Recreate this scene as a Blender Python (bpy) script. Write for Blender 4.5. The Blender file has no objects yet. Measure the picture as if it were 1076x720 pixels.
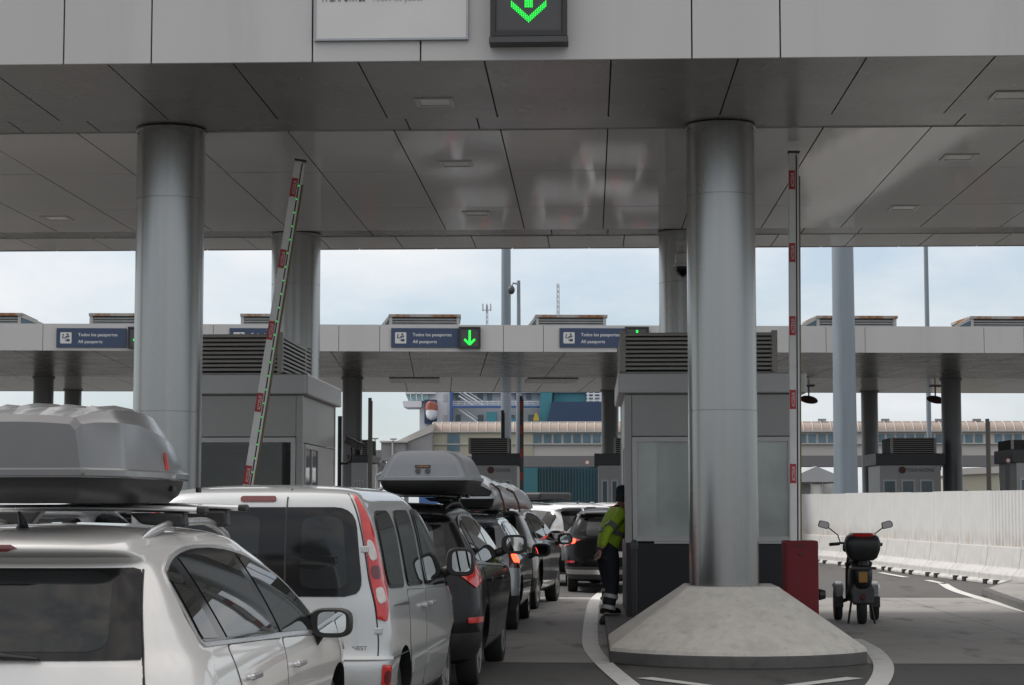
import bpy, bmesh, math, random
import numpy as np
from mathutils import Vector, Matrix
from math import radians, sin, cos, pi
random.seed(11)
SC = bpy.context.scene
COL = SC.collection

# ------------------------------------------------------------------ camera
F = 2050.0; CX, CY, H = 538.0, 360.0, 1.7
_a = Vector((82, -170, -F)).normalized()
_r = radians(.2)
_u0 = Vector((-sin(_r), cos(_r), 0))
_u = (_u0 - _a * _u0.dot(_a)).normalized()
_x = _a.cross(_u)
RC = Matrix((_x, _a, _u))
def ray(px, py):
    d = RC @ Vector((px - CX, CY - py, -F))
    return d / d.y
def at(px, py, Y):
    return Vector((0, 0, H)) + ray(px, py) * Y
def gnd(px, py, z=0.0):
    d = ray(px, py)
    return Vector((0, 0, H)) + d * ((z - H) / d.z)
cam = bpy.data.cameras.new('camera')
camo = bpy.data.objects.new('camera', cam); COL.objects.link(camo)
cam.sensor_fit = 'HORIZONTAL'; cam.sensor_width = 36; cam.lens = 36 * F / 1076
cam.clip_start = .1; cam.clip_end = 6000
camo.matrix_world = Matrix.Translation((0, 0, H)) @ RC.to_4x4()
SC.camera = camo

# ------------------------------------------------------------------ materials
def mat(name, col, rough=.5, metal=0., var=.12, scale=3., stretch=(1, 1, 1), bump=0., bscale=60., coat=0., emit=0., spec=.5, rvar=.12, detail=5., dirt=None, dscale=1.2, dlo=.55, dhi=.8, dirt2=None):
    m = bpy.data.materials.new(name); m.use_nodes = True
    nt = m.node_tree; N = nt.nodes; L = nt.links
    b = N['Principled BSDF']
    b.inputs['Metallic'].default_value = metal
    b.inputs['Specular IOR Level'].default_value = spec
    b.inputs['Coat Weight'].default_value = coat
    b.inputs['Coat Roughness'].default_value = .04
    tc = N.new('ShaderNodeTexCoord'); mp = N.new('ShaderNodeMapping')
    mp.inputs['Scale'].default_value = stretch
    L.new(tc.outputs['Object'], mp.inputs['Vector'])
    nz = N.new('ShaderNodeTexNoise'); nz.inputs['Scale'].default_value = scale; nz.inputs['Detail'].default_value = detail
    L.new(mp.outputs['Vector'], nz.inputs['Vector'])
    r = N.new('ShaderNodeMapRange'); r.inputs['From Min'].default_value = .3; r.inputs['From Max'].default_value = .7
    r.inputs['To Min'].default_value = 1 - var; r.inputs['To Max'].default_value = 1 + var
    L.new(nz.outputs['Fac'], r.inputs['Value'])
    mx = N.new('ShaderNodeVectorMath'); mx.operation = 'MULTIPLY'
    mx.inputs[0].default_value = col[:3]
    L.new(r.outputs[0], mx.inputs[1])
    out = mx.outputs[0]
    if dirt:
        n2 = N.new('ShaderNodeTexNoise'); n2.inputs['Scale'].default_value = dscale; n2.inputs['Detail'].default_value = 8
        n2.inputs['Roughness'].default_value = .65
        L.new(mp.outputs['Vector'], n2.inputs['Vector'])
        r2 = N.new('ShaderNodeMapRange'); r2.inputs['From Min'].default_value = dlo; r2.inputs['From Max'].default_value = dhi
        L.new(n2.outputs['Fac'], r2.inputs['Value'])
        mm = N.new('ShaderNodeMix'); mm.data_type = 'RGBA'
        L.new(r2.outputs[0], mm.inputs[0]); L.new(out, mm.inputs[6]); mm.inputs[7].default_value = (*dirt, 1)
        out = mm.outputs[2]
    if dirt2:
        c2, s2, lo2, hi2, st2 = dirt2
        m2 = N.new('ShaderNodeMapping'); m2.inputs['Scale'].default_value = st2; L.new(tc.outputs['Object'], m2.inputs['Vector'])
        n3 = N.new('ShaderNodeTexNoise'); n3.inputs['Scale'].default_value = s2; n3.inputs['Detail'].default_value = 7; L.new(m2.outputs['Vector'], n3.inputs['Vector'])
        r3 = N.new('ShaderNodeMapRange'); r3.inputs['From Min'].default_value = lo2; r3.inputs['From Max'].default_value = hi2; L.new(n3.outputs['Fac'], r3.inputs['Value'])
        m3 = N.new('ShaderNodeMix'); m3.data_type = 'RGBA'; L.new(r3.outputs[0], m3.inputs[0]); L.new(out, m3.inputs[6]); m3.inputs[7].default_value = (*c2, 1); out = m3.outputs[2]
    L.new(out, b.inputs['Base Color'])
    rr = N.new('ShaderNodeMapRange'); rr.inputs['From Min'].default_value = .3; rr.inputs['From Max'].default_value = .7
    rr.inputs['To Min'].default_value = max(.0, rough * (1 - rvar)); rr.inputs['To Max'].default_value = min(1, rough * (1 + rvar))
    L.new(nz.outputs['Fac'], rr.inputs['Value']); L.new(rr.outputs[0], b.inputs['Roughness'])
    if bump:
        nb = N.new('ShaderNodeTexNoise'); nb.inputs['Scale'].default_value = bscale; nb.inputs['Detail'].default_value = 4
        L.new(tc.outputs['Object'], nb.inputs['Vector'])
        bp = N.new('ShaderNodeBump'); bp.inputs['Strength'].default_value = bump; bp.inputs['Distance'].default_value = .01
        L.new(nb.outputs['Fac'], bp.inputs['Height']); L.new(bp.outputs[0], b.inputs['Normal'])
    if emit:
        b.inputs['Emission Color'].default_value = (*col[:3], 1); b.inputs['Emission Strength'].default_value = emit
    return m

M = {}
M['asphalt'] = mat('asphalt', (.082, .08, .077), .85, var=.2, scale=.35, bump=.5, bscale=140, dirt=(.09, .088, .084), dscale=.8, dlo=.5, dhi=.75, dirt2=((.026, .026, .026), 1.5, .58, .72, (1, .25, 1)))
M['concrete_slab'] = mat('concrete_slab', (.28, .27, .256), .8, var=.14, scale=.5, bump=.25, bscale=120, dirt=(.18, .173, .163), dscale=.55, dlo=.5, dhi=.8, dirt2=((.08, .077, .074), 2.2, .57, .76, (1, .3, 1)))
M['kerb'] = mat('kerb', (.10, .098, .095), .85, var=.2, scale=6, bump=.3, dirt=(.05, .05, .05), dscale=3)
M['island'] = mat('island', (.09, .088, .085), .85, var=.2, scale=3, bump=.3)
M['plinth'] = mat('plinth', (.60, .58, .535), .85, var=.06, scale=9, bump=.4, bscale=70, dirt=(.47, .45, .41), dscale=3.2, dlo=.48, dhi=.75, dirt2=((.45, .43, .39), 6., .55, .80, (1.6, 1.6, .3)))
M['line'] = mat('road_paint', (.62, .62, .6), .7, var=.12, scale=5, dirt=(.28, .28, .27), dscale=5, dlo=.52, dhi=.75)
M['aluminium'] = mat('aluminium_panel', (.47, .463, .457), .42, .0, var=.045, scale=.9, stretch=(1, 1, .12), coat=.0, dirt=(.38, .372, .362), dscale=1.6, dlo=.55, dhi=.9)
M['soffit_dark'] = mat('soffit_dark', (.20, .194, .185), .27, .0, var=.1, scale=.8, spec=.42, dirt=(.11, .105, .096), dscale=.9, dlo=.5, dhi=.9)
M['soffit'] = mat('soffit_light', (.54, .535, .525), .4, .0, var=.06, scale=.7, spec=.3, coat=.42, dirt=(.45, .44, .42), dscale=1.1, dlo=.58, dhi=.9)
M['gap'] = mat('joint_gap', (.012, .012, .012), .9)
M['roofing'] = mat('roofing', (.2, .2, .2), .9)
M['column'] = mat('column_metal', (.33, .33, .325), .27, 1., var=.05, scale=1.5, stretch=(1, 1, .15), rvar=.2, dirt=(.27, .265, .26), dscale=2.2, dlo=.55, dhi=.9)
M['column_far'] = mat('far_column_backlit', (.16, .16, .16), .4, .3, var=.06, scale=2)  # backlit shade of the far columns is put into this darker base colour
M['mast'] = mat('mast_paint', (.20, .235, .27), .5, .2, var=.08, scale=2, stretch=(3, 3, .3))
M['steel'] = mat('galvanised_steel', (.36, .38, .4), .45, .6, var=.12, scale=6)
M['booth'] = mat('booth_panel', (.37, .362, .352), .36, .15, var=.05, scale=1.4)
M['booth_light'] = mat('booth_cornice', (.42, .415, .41), .34, .3, var=.06, scale=1.2)
M['booth_frame'] = mat('booth_frame', (.46, .46, .455), .4, .4, var=.05)
M['booth_base'] = mat('booth_base', (.009, .0095, .011), .5, var=.2)
M['louvre'] = mat('louvre_slat', (.34, .325, .305), .5, .2, var=.1)
M['louvre_back'] = mat('louvre_back', (.025, .025, .025), .8)
M['booth_glass'] = mat('booth_glass', (.44, .475, .455), .035, var=.25, scale=1.1, spec=.65, rvar=0)
M['booth_glass_dark'] = mat('booth_glass_dark', (.035, .035, .037), .03, var=.7, scale=1.6, spec=.7, rvar=0)
M['red_box'] = mat('red_enamel', (.15, .013, .018), .55, var=.1, scale=4, spec=.3)
M['white_arm'] = mat('white_arm', (.72, .715, .70), .4, var=.06, scale=5)
M['arm_side'] = mat('arm_ochre', (.17, .135, .055), .6, var=.15)
M['arm_red'] = mat('arm_red', (.42, .03, .035), .45, var=.08)
M['white_text'] = mat('white_lettering', (.75, .75, .75), .5, var=.02)
M['black'] = mat('black_plastic', (.018, .018, .019), .45, var=.15, scale=10)
M['black_gloss'] = mat('black_gloss', (.008, .008, .009), .08, spec=.35, var=.0, rvar=0)
M['rubber'] = mat('rubber', (.018, .018, .018), .8, var=.2, scale=12)
M['dark_grey'] = mat('dark_grey_plastic', (.055, .055, .058), .5, var=.1)
M['navy_sign'] = mat('navy_sign', (.028, .05, .105), .4, var=.05)
M['sign_white'] = mat('white_sign', (.56, .56, .545), .4, var=.04, scale=2)
M['sign_frame'] = mat('sign_frame', (.3, .31, .33), .35, .5)
M['led_green'] = mat('green_led', (.02, .9, .08), .5, var=0, emit=1.0)
M['led_red'] = mat('red_led', (1, .05, .02), .5, var=0, emit=2.2)
M['fence_white'] = mat('white_sheet', (.54, .537, .53), .55, var=.05, scale=1.2, dirt=(.51, .505, .49), dscale=1.6, dlo=.55, dhi=.85)
M['soffit'].node_tree.nodes['Principled BSDF'].inputs['Coat Roughness'].default_value = .055
M['diffuser'] = mat('light_diffuser', (.82, .82, .80), .4, var=.03)
M['barrier'] = mat('barrier_concrete', (.48, .472, .458), .85, var=.07, scale=3, bump=.3, dirt=(.3, .28, .25), dscale=2.0, dlo=.55, dhi=.85)
M['chrome'] = mat('chrome', (.75, .75, .76), .12, 1., var=0, rvar=0)
M['satin_alu'] = mat('satin_aluminium', (.62, .62, .63), .28, .85, var=.03)
M['car_glass'] = mat('car_glass', (.012, .0135, .0135), .015, var=.5, scale=2.2, spec=.5, rvar=0)
M['car_glass_rear'] = mat('privacy_glass', (.016, .018, .0185), .02, var=.35, scale=2.5, spec=.4, rvar=0)
M['car_glass_grey'] = mat('tinted_glass', (.06, .064, .066), .03, var=.2, scale=2.5, spec=.5, rvar=0)
M['mirror'] = mat('mirror_glass', (.6, .62, .63), .01, 1., var=0, rvar=0)
M['lens_red'] = mat('red_lens', (.47, .014, .012), .12, coat=.6, var=.12, scale=14)
M['lens_red_lit'] = mat('lit_red_lens', (1, .06, .025), .2, var=0, emit=4.5)
M['lens_dark_red'] = mat('dark_red_lens', (.10, .006, .008), .12, coat=.6, var=.05)
M['lens_clear'] = mat('clear_lens', (.5, .47, .45), .12, coat=.8, var=.1, scale=20)
M['lens_amber'] = mat('amber_lens', (.7, .28, .02), .2, coat=.5)
M['plate_white'] = mat('blank_plate', (.6, .6, .58), .5, var=.02)
M['plate_yellow'] = mat('yellow_plate', (.33, .17, .03), .5, var=.1)
M['rim'] = mat('alloy_rim', (.45, .45, .46), .3, .7, var=.05)
M['rust'] = mat('rusty_paint', (.36, .34, .31), .7, var=.1, scale=4, dirt=(.25, .10, .03), dscale=1.1, dlo=.46, dhi=.58)
M['unit_white'] = mat('roof_unit_paint', (.42, .42, .41), .6, var=.06, scale=2)
M['unit_slat'] = mat('roof_unit_slat', (.3, .31, .31), .6)
M['blue_glass'] = mat('blue_glass', (.07, .13, .17), .08, var=.4, scale=.4, spec=.6, rvar=0)
M['gallery_roof'] = mat('gallery_roof', (.29, .23, .195), .6, var=.07, scale=.1)
M['gallery_wall'] = mat('gallery_wall', (.44, .42, .40), .8, var=.08, scale=.1)
M['cream'] = mat('cream_panel', (.36, .34, .27), .8, var=.12, scale=.2)
M['gallery_beam'] = mat('gallery_beam', (.15, .15, .155), .8, var=.1, scale=.1)
M['grey_steel'] = mat('grey_steel', (.22, .22, .225), .7, var=.2, scale=.3)
M['ship_white'] = mat('ship_white', (.64, .66, .70), .6, var=.05, scale=.05)
M['ship_shade'] = mat('ship_bulkhead', (.46, .48, .52), .6, var=.06, scale=.05)
M['ship_blue'] = mat('ship_blue', (.05, .12, .30), .5, var=.06, scale=.1)
M['ship_navy'] = mat('ship_navy', (.022, .05, .115), .5, var=.1, scale=.1)
M['ship_teal'] = mat('ship_teal', (.04, .20, .25), .5, var=.1, scale=.1)
M['ship_glass'] = mat('ship_glass', (.10, .15, .18), .1, var=.3, scale=.2, rvar=0)
M['ship_teal_glass'] = mat('bridge_glass', (.25, .42, .44), .1, var=.3, scale=.3, rvar=0)
M['orange'] = mat('lifeboat_orange', (.30, .085, .055), .5, var=.08, scale=.5)
M['yellow'] = mat('yellow_paint', (.45, .34, .05), .5)
M['teal_sheet'] = mat('teal_sheet', (.028, .13, .155), .6, var=.12, scale=.2)
M['teal_dark'] = mat('teal_corrugated', (.016, .058, .075), .6, var=.3, scale=.3, stretch=(2, 1, .2))
M['tent'] = mat('tent_fabric', (.33, .34, .35), .7, var=.06, scale=.3)
M['dull_red'] = mat('dull_red', (.13, .045, .045), .6, var=.1)
M['maroon'] = mat('maroon_disc', (.075, .03, .03), .5, var=.2)
M['hivis'] = mat('hivis_fabric', (.30, .46, .02), .75, var=.12, scale=14, bump=.4, bscale=30)
M['hivis_band'] = mat('grey_band', (.13, .135, .13), .5, var=.1)
M['reflective'] = mat('reflective_tape', (.42, .42, .40), .4, var=.1)
M['navy_cloth'] = mat('dark_trouser_cloth', (.012, .014, .022), .85, var=.3, scale=12, bump=.4, bscale=25)
M['skin'] = mat('skin', (.35, .19, .13), .55, var=.06)
M['hair'] = mat('dark_hair', (.012, .01, .009), .7)
M['eye_white'] = mat('eye_white', (.6, .6, .58), .3)
M['box_grey'] = mat('textured_grey_shell', (.10, .101, .105), .32, .0, var=.04, scale=8, spec=.9, coat=.7)
M['box_grey'].node_tree.nodes['Principled BSDF'].inputs['Coat Roughness'].default_value = .16
M['box_mid'] = mat('light_grey_shell', (.21, .22, .235), .36, .1, var=.04, scale=8)
M['box_base'] = mat('box_underside', (.02, .02, .021), .45, var=.1)
M['box_white'] = mat('white_gloss_cover', (.82, .83, .84), .22, .1, var=.06, scale=8)
M['strap'] = mat('brown_strap', (.12, .06, .035), .7)
M['red_mark'] = mat('red_mark', (.55, .05, .04), .5)
M['fender_grey'] = mat('fender_grey', (.48, .49, .5), .3, .4, var=.06)
M['monitor'] = mat('booth_interior', (.05, .045, .045), .6)
def see_through(name, tint, refl=.04):
    m = bpy.data.materials.new(name); m.use_nodes = True; nt = m.node_tree; N = nt.nodes; L = nt.links
    N.remove(N['Principled BSDF'])
    tr = N.new('ShaderNodeBsdfTransparent'); tr.inputs[0].default_value = (*tint, 1)
    gl = N.new('ShaderNodeBsdfGlossy'); gl.inputs['Roughness'].default_value = .01
    fr = N.new('ShaderNodeFresnel'); fr.inputs[0].default_value = 1.55
    mx = N.new('ShaderNodeMixShader'); L.new(fr.outputs[0], mx.inputs[0]); L.new(tr.outputs[0], mx.inputs[1]); L.new(gl.outputs[0], mx.inputs[2])
    L.new(mx.outputs[0], N['Material Output'].inputs[0]); return m
M['clear_pane'] = see_through('clear_pane', (.62, .65, .64))
M['beige_wall'] = mat('booth_inner_wall', (.30, .28, .25), .8, var=.15, scale=1.5)
def rust_foot(m):
    nt = m.node_tree; N = nt.nodes; L = nt.links; b = N['Principled BSDF']
    src = b.inputs['Base Color'].links[0].from_socket
    tc = N.new('ShaderNodeTexCoord'); mp = N.new('ShaderNodeMapping'); mp.inputs['Scale'].default_value = (2.2, 2.2, .7)
    L.new(tc.outputs['Object'], mp.inputs['Vector'])
    nz = N.new('ShaderNodeTexNoise'); nz.inputs['Scale'].default_value = 2.5; nz.inputs['Detail'].default_value = 6; L.new(mp.outputs[0], nz.inputs['Vector'])
    sx = N.new('ShaderNodeSeparateXYZ'); L.new(tc.outputs['Object'], sx.inputs[0])
    h = N.new('ShaderNodeMapRange'); h.inputs['From Min'].default_value = .0; h.inputs['From Max'].default_value = .34; h.inputs['To Min'].default_value = .6; h.inputs['To Max'].default_value = 0
    L.new(sx.outputs[2], h.inputs['Value'])
    r = N.new('ShaderNodeMapRange'); r.inputs['From Min'].default_value = .42; r.inputs['From Max'].default_value = .68
    L.new(nz.outputs['Fac'], r.inputs['Value'])
    mu = N.new('ShaderNodeMath'); mu.operation = 'MULTIPLY'; L.new(h.outputs[0], mu.inputs[0]); L.new(r.outputs[0], mu.inputs[1])
    mm = N.new('ShaderNodeMix'); mm.data_type = 'RGBA'; L.new(mu.outputs[0], mm.inputs[0]); L.new(src, mm.inputs[6]); mm.inputs[7].default_value = (.30, .20, .10, 1)
    L.new(mm.outputs[2], b.inputs['Base Color'])
rust_foot(M['fence_white'])
def paint(name, col, metal=.5, rough=.32, coat=1.):
    return mat(name, col, rough, metal, var=.02, scale=2, coat=coat, rvar=.05)
M['paint_silver_beige'] = paint('warm_silver_paint', (.68, .67, .65), .25, .34)
M['paint_silver'] = paint('silver_paint', (.47, .485, .49), .4, .36)
M['paint_black'] = paint('black_paint', (.008, .008, .009), .0, .22, .13)
M['paint_black'].node_tree.nodes['Principled BSDF'].inputs['Specular IOR Level'].default_value = .16
M['paint_graphite'] = paint('graphite_paint', (.075, .085, .09), .5, .32)
M['paint_grey'] = paint('grey_paint', (.17, .175, .18), .6, .3)
M['paint_white'] = paint('white_paint', (.66, .67, .68), 0, .4)
M['paint_white_grey'] = paint('light_grey_paint', (.42, .43, .45), .3, .4)
M['paint_dark_blue'] = paint('dark_blue_paint', (.02, .028, .045), .3, .3)

# ------------------------------------------------------------------ geometry helpers
def root_mat(o):
    m = Matrix.Identity(4)
    while o is not None:
        m = o.matrix_basis @ m; o = o.parent
    return m
class MB:
    def __init__(s): s.v = []; s.f = []
    def add(s, vs, fs):
        n = len(s.v); s.v += [Vector(p) for p in vs]; s.f += [[i + n for i in f] for f in fs]
    def box(s, x0, x1, y0, y1, z0, z1, m=None):
        vs = [Vector((x, y, z)) for z in (z0, z1) for y in (y0, y1) for x in (x0, x1)]
        if m is not None: vs = [m @ v for v in vs]
        s.add(vs, [[0, 2, 3, 1], [4, 5, 7, 6], [0, 1, 5, 4], [2, 6, 7, 3], [0, 4, 6, 2], [1, 3, 7, 5]])
        return s
    def tube(s, pts, r, n=12, cap=True):
        pts = [Vector(p) for p in pts]
        rs = r if isinstance(r, (list, tuple)) else [r] * len(pts)
        rings = []
        ref = None
        for i, p in enumerate(pts):
            d = (pts[min(i + 1, len(pts) - 1)] - pts[max(i - 1, 0)]).normalized()
            if ref is None: ref = Vector((0, 0, 1)) if abs(d.z) < .9 else Vector((1, 0, 0))
            a = d.cross(ref).normalized(); b = a.cross(d).normalized(); ref = b
            rings.append([p + (a * cos(2 * pi * k / n) + b * sin(2 * pi * k / n)) * rs[i] for k in range(n)])
        vs = [q for g in rings for q in g]; fs = []
        for i in range(len(rings) - 1):
            for k in range(n):
                fs.append([i * n + k, i * n + (k + 1) % n, (i + 1) * n + (k + 1) % n, (i + 1) * n + k])
        if cap: fs += [list(range(n)), [(len(rings) - 1) * n + k for k in range(n)]]
        s.add(vs, fs); return s
    def lathe(s, prof, n=32, m=None):
        vs = []; fs = []
        for (r, z) in prof:
            for k in range(n): vs.append(Vector((r * cos(2 * pi * k / n), r * sin(2 * pi * k / n), z)))
        for i in range(len(prof) - 1):
            for k in range(n): fs.append([i * n + k, i * n + (k + 1) % n, (i + 1) * n + (k + 1) % n, (i + 1) * n + k])
        if prof[0][0] > 1e-4: fs.append(list(range(n)))
        if prof[-1][0] > 1e-4: fs.append([(len(prof) - 1) * n + k for k in range(n)])
        if m is not None: vs = [m @ v for v in vs]
        s.add(vs, fs); return s
    def prism(s, poly, z0, z1, m=None):
        n = len(poly)
        vs = [Vector((p[0], p[1], z0)) for p in poly] + [Vector((p[0], p[1], z1)) for p in poly]
        if m is not None: vs = [m @ v for v in vs]
        s.add(vs, [list(range(n)), [n + i for i in range(n)]] + [[i, (i + 1) % n, n + (i + 1) % n, n + i] for i in range(n)])
        return s
    def loft(s, rings, cap=True, closed=True):
        n = len(rings[0]); vs = [q for g in rings for q in g]; fs = []
        for i in range(len(rings) - 1):
            for k in range(n if closed else n - 1):
                fs.append([i * n + k, i * n + (k + 1) % n, (i + 1) * n + (k + 1) % n, (i + 1) * n + k])
        if cap and closed: fs += [list(range(n)), [(len(rings) - 1) * n + k for k in range(n)]]
        s.add(vs, fs); return s
    def ball(s, c, rx, ry, rz, n=16, k=10):
        c = Vector(c)
        s.lathe([(max(1e-5, sin(pi * i / k)), -cos(pi * i / k)) for i in range(k + 1)], n,
                Matrix.Translation(c) @ Matrix.Diagonal((rx, ry, rz, 1))); return s
    def build(s, name, m, parent=None, world=False, smooth=None, bevel=0., seg=2, recalc=True):
        me = bpy.data.meshes.new(name)
        vs = s.v
        if parent is not None and world:
            inv = root_mat(parent).inverted(); vs = [inv @ v for v in vs]
        me.from_pydata([tuple(v) for v in vs], [], s.f)
        bm = bmesh.new(); bm.from_mesh(me)
        bmesh.ops.remove_doubles(bm, verts=bm.verts, dist=1e-5)
        if recalc: bmesh.ops.recalc_face_normals(bm, faces=bm.faces)
        bm.to_mesh(me); bm.free()
        if m is not None:
            for q in (m if isinstance(m, (list, tuple)) else [m]): me.materials.append(q)
        if smooth is not None:
            me.shade_smooth()
            me.set_sharp_from_angle(angle=radians(smooth))
        o = bpy.data.objects.new(name, me); COL.objects.link(o)
        if parent is not None: o.parent = parent
        if bevel:
            md = o.modifiers.new('edge', 'BEVEL'); md.width = bevel; md.segments = seg; md.limit_method = 'ANGLE'; md.angle_limit = radians(35)
            md.harden_normals = False
        return o

def tag(o, label=None, cat=None, group=None, kind=None):
    if label: o['label'] = label
    if cat: o['category'] = cat
    if group: o['group'] = group
    if kind: o['kind'] = kind
    return o
def thing(name, label, cat, loc=(0, 0, 0), rz=0., group=None):
    o = bpy.data.objects.new(name, None); COL.objects.link(o)
    o.empty_display_size = .2
    o.location = loc; o.rotation_euler = (0, 0, rz)
    o.matrix_basis = Matrix.Translation(Vector(loc)) @ Matrix.Rotation(rz, 4, 'Z')
    return tag(o, label, cat, group)
def struct(name, mb, m, **k):
    o = mb.build(name, m, **k); o['kind'] = 'structure'; return o
def copy_tree(o, parent=None):
    c = o.copy(); COL.objects.link(c); c.parent = parent
    for ch in list(o.children): copy_tree(ch, c)
    return c
def place(o, loc, rz=0.):
    o.matrix_basis = Matrix.Translation(Vector(loc)) @ Matrix.Rotation(rz, 4, 'Z'); return o

def rpoly(pts, r, n=5):
    out = []; k = len(pts)
    for i in range(k):
        p = Vector(pts[i][:2]); a = Vector(pts[i - 1][:2]); b = Vector(pts[(i + 1) % k][:2])
        rr = r[i] if isinstance(r, (list, tuple)) else r
        if rr <= 0: out.append((p.x, p.y)); continue
        da = (a - p); db = (b - p)
        ra = min(rr, da.length * .48); rb = min(rr, db.length * .48)
        p0 = p + da.normalized() * ra; p1 = p + db.normalized() * rb
        for j in range(n + 1):
            t = j / n; q = p0 * (1 - t) ** 2 + p * 2 * t * (1 - t) + p1 * t ** 2
            out.append((q.x, q.y))
    return out
def inset(poly, d):
    c = [Vector(p) for p in poly]; n = len(c); out = []
    area = sum(c[i].x * c[(i + 1) % n].y - c[(i + 1) % n].x * c[i].y for i in range(n))
    sg = 1 if area > 0 else -1
    for i in range(n):
        e1 = (c[i] - c[i - 1]); e2 = (c[(i + 1) % n] - c[i])
        if e1.length < 1e-7 or e2.length < 1e-7: out.append(tuple(c[i])); continue
        n1 = Vector((-e1.y, e1.x)).normalized() * sg; n2 = Vector((-e2.y, e2.x)).normalized() * sg
        b = (n1 + n2)
        if b.length < 1e-6: out.append(tuple(c[i])); continue
        b.normalize(); out.append(tuple(c[i] + b * (d / max(.5, b.dot(n1)))))
    return out
def clip(poly, a, b, c):   # keep a*u+b*v+c >= 0
    out = []
    for i in range(len(poly)):
        p, q = poly[i], poly[(i + 1) % len(poly)]
        fp = a * p[0] + b * p[1] + c; fq = a * q[0] + b * q[1] + c
        if fp >= 0: out.append(p)
        if (fp >= 0) != (fq >= 0):
            t = fp / (fp - fq); out.append((p[0] + t * (q[0] - p[0]), p[1] + t * (q[1] - p[1])))
    return out
def patch(mb, f, poly, off, step=.06, cols=10, ctr=Vector((0, 0, .8))):
    poly = [(p[0], round(p[1], 5)) for p in poly]
    vs = sorted(set(p[1] for p in poly))
    lo, hi = vs[0], vs[-1]
    levels = [lo]
    for v in vs[1:]:
        n = max(1, int((v - levels[-1]) / step + .999)); a = levels[-1]
        levels += [a + (v - a) * (i + 1) / n for i in range(n)]
    lv = [levels[0]]
    for l in levels[1:-1]:
        if l - lv[-1] > min(.012, (hi - lo) / 12) and hi - l > 1e-4: lv.append(l)
    lv.append(hi)
    rows = []
    def nrm(u, v):
        e = .03
        d1 = f(u + e, v) - f(u - e, v); d2 = f(u, v + e) - f(u, v - e)
        n = d1.cross(d2)
        if n.length < 1e-12: n = (f(u, v) - ctr)
        n.normalize()
        c = Vector((ctr.x, min(max(f(u, v).y, ctr.y - 1), ctr.y + 1), ctr.z))
        if n.dot(f(u, v) - c) < 0: n = -n
        return n
    cols = max(cols, min(70, int((max(p[0] for p in poly) - min(p[0] for p in poly)) / .05) + 1))
    for v in lv:
        us = []
        for i in range(len(poly)):
            p, q = poly[i], poly[(i + 1) % len(poly)]
            if (p[1] - v) * (q[1] - v) <= 1e-12 and abs(p[1] - q[1]) > 1e-9:
                t = (v - p[1]) / (q[1] - p[1])
                if -1e-6 <= t <= 1 + 1e-6: us.append(p[0] + t * (q[0] - p[0]))
            elif abs(p[1] - v) < 1e-9 and abs(q[1] - v) < 1e-9: us += [p[0], q[0]]
        if not us: continue
        a, b = min(us), max(us)
        if b - a < 1e-4: b = a + 1e-4
        rows.append([(a + (b - a) * j / cols, v) for j in range(cols + 1)])
    P = [[f(u, v) + nrm(u, v) * off for (u, v) in r] for r in rows]
    Bk = [[f(u, v) - nrm(u, v) * .003 for (u, v) in r] for r in rows]
    n = cols + 1
    allv = [p for r in P for p in r]; fs = []
    for i in range(len(P) - 1):
        for j in range(cols): fs.append([i * n + j, i * n + j + 1, (i + 1) * n + j + 1, (i + 1) * n + j])
    ring = [(0, j) for j in range(n)] + [(i, cols) for i in range(1, len(P))] + [(len(P) - 1, j) for j in range(cols - 1, -1, -1)] + [(i, 0) for i in range(len(P) - 2, 0, -1)]
    base = len(allv)
    allv += [Bk[i][j] for (i, j) in ring]
    for k in range(len(ring)):
        i, j = ring[k]; i2, j2 = ring[(k + 1) % len(ring)]
        fs.append([i * n + j, i2 * n + j2, base + (k + 1) % len(ring), base + k])
    mb.add(allv, fs)

def text(body, height, m, parent, name='lettering', width=None, mtx=None, depth=.002, bold=0.):
    cu = bpy.data.curves.new('t', 'FONT'); cu.body = body; cu.size = 1; cu.extrude = .0
    cu.offset = bold
    ob = bpy.data.objects.new('t', cu)
    COL.objects.link(ob)
    bpy.context.view_layer.update()
    me = bpy.data.meshes.new_from_object(ob)
    bpy.data.objects.remove(ob)
    xs = [v.co.x for v in me.vertices]; ys = [v.co.y for v in me.vertices]
    x0, x1, y0 = min(xs), max(xs), 0
    cap = .73
    sy = height / cap; sxx = sy if width is None else width / (x1 - x0)
    for v in me.vertices:
        p = Vector(((v.co.x - x0) * sxx, v.co.y * sy, 0))
        v.co = mtx @ p if mtx is not None else p
    me.materials.clear(); me.materials.append(m)
    o = bpy.data.objects.new(name, me); COL.objects.link(o)
    if parent is not None: o.parent = parent
    return o
def face_cam(p):   # text lying in the XZ plane, read from -Y
    return Matrix.Translation(Vector(p)) @ Matrix.Rotation(radians(90), 4, 'X')

def pchip(xs, ys):
    n = len(xs); h = [xs[i + 1] - xs[i] for i in range(n - 1)]; d = [(ys[i + 1] - ys[i]) / h[i] for i in range(n - 1)]
    m = [0.] * n; m[0] = d[0]; m[-1] = d[-1]
    for i in range(1, n - 1):
        if d[i - 1] * d[i] <= 0: m[i] = 0.
        else: m[i] = 2 * d[i - 1] * d[i] / (d[i - 1] + d[i])
    def f(x):
        i = 0
        while i < n - 2 and x > xs[i + 1]: i += 1
        t = (x - xs[i]) / h[i]; t2 = t * t; t3 = t2 * t
        return (2 * t3 - 3 * t2 + 1) * ys[i] + (t3 - 2 * t2 + t) * h[i] * m[i] + (-2 * t3 + 3 * t2) * ys[i + 1] + (t3 - t2) * h[i] * m[i + 1]
    return f
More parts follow.
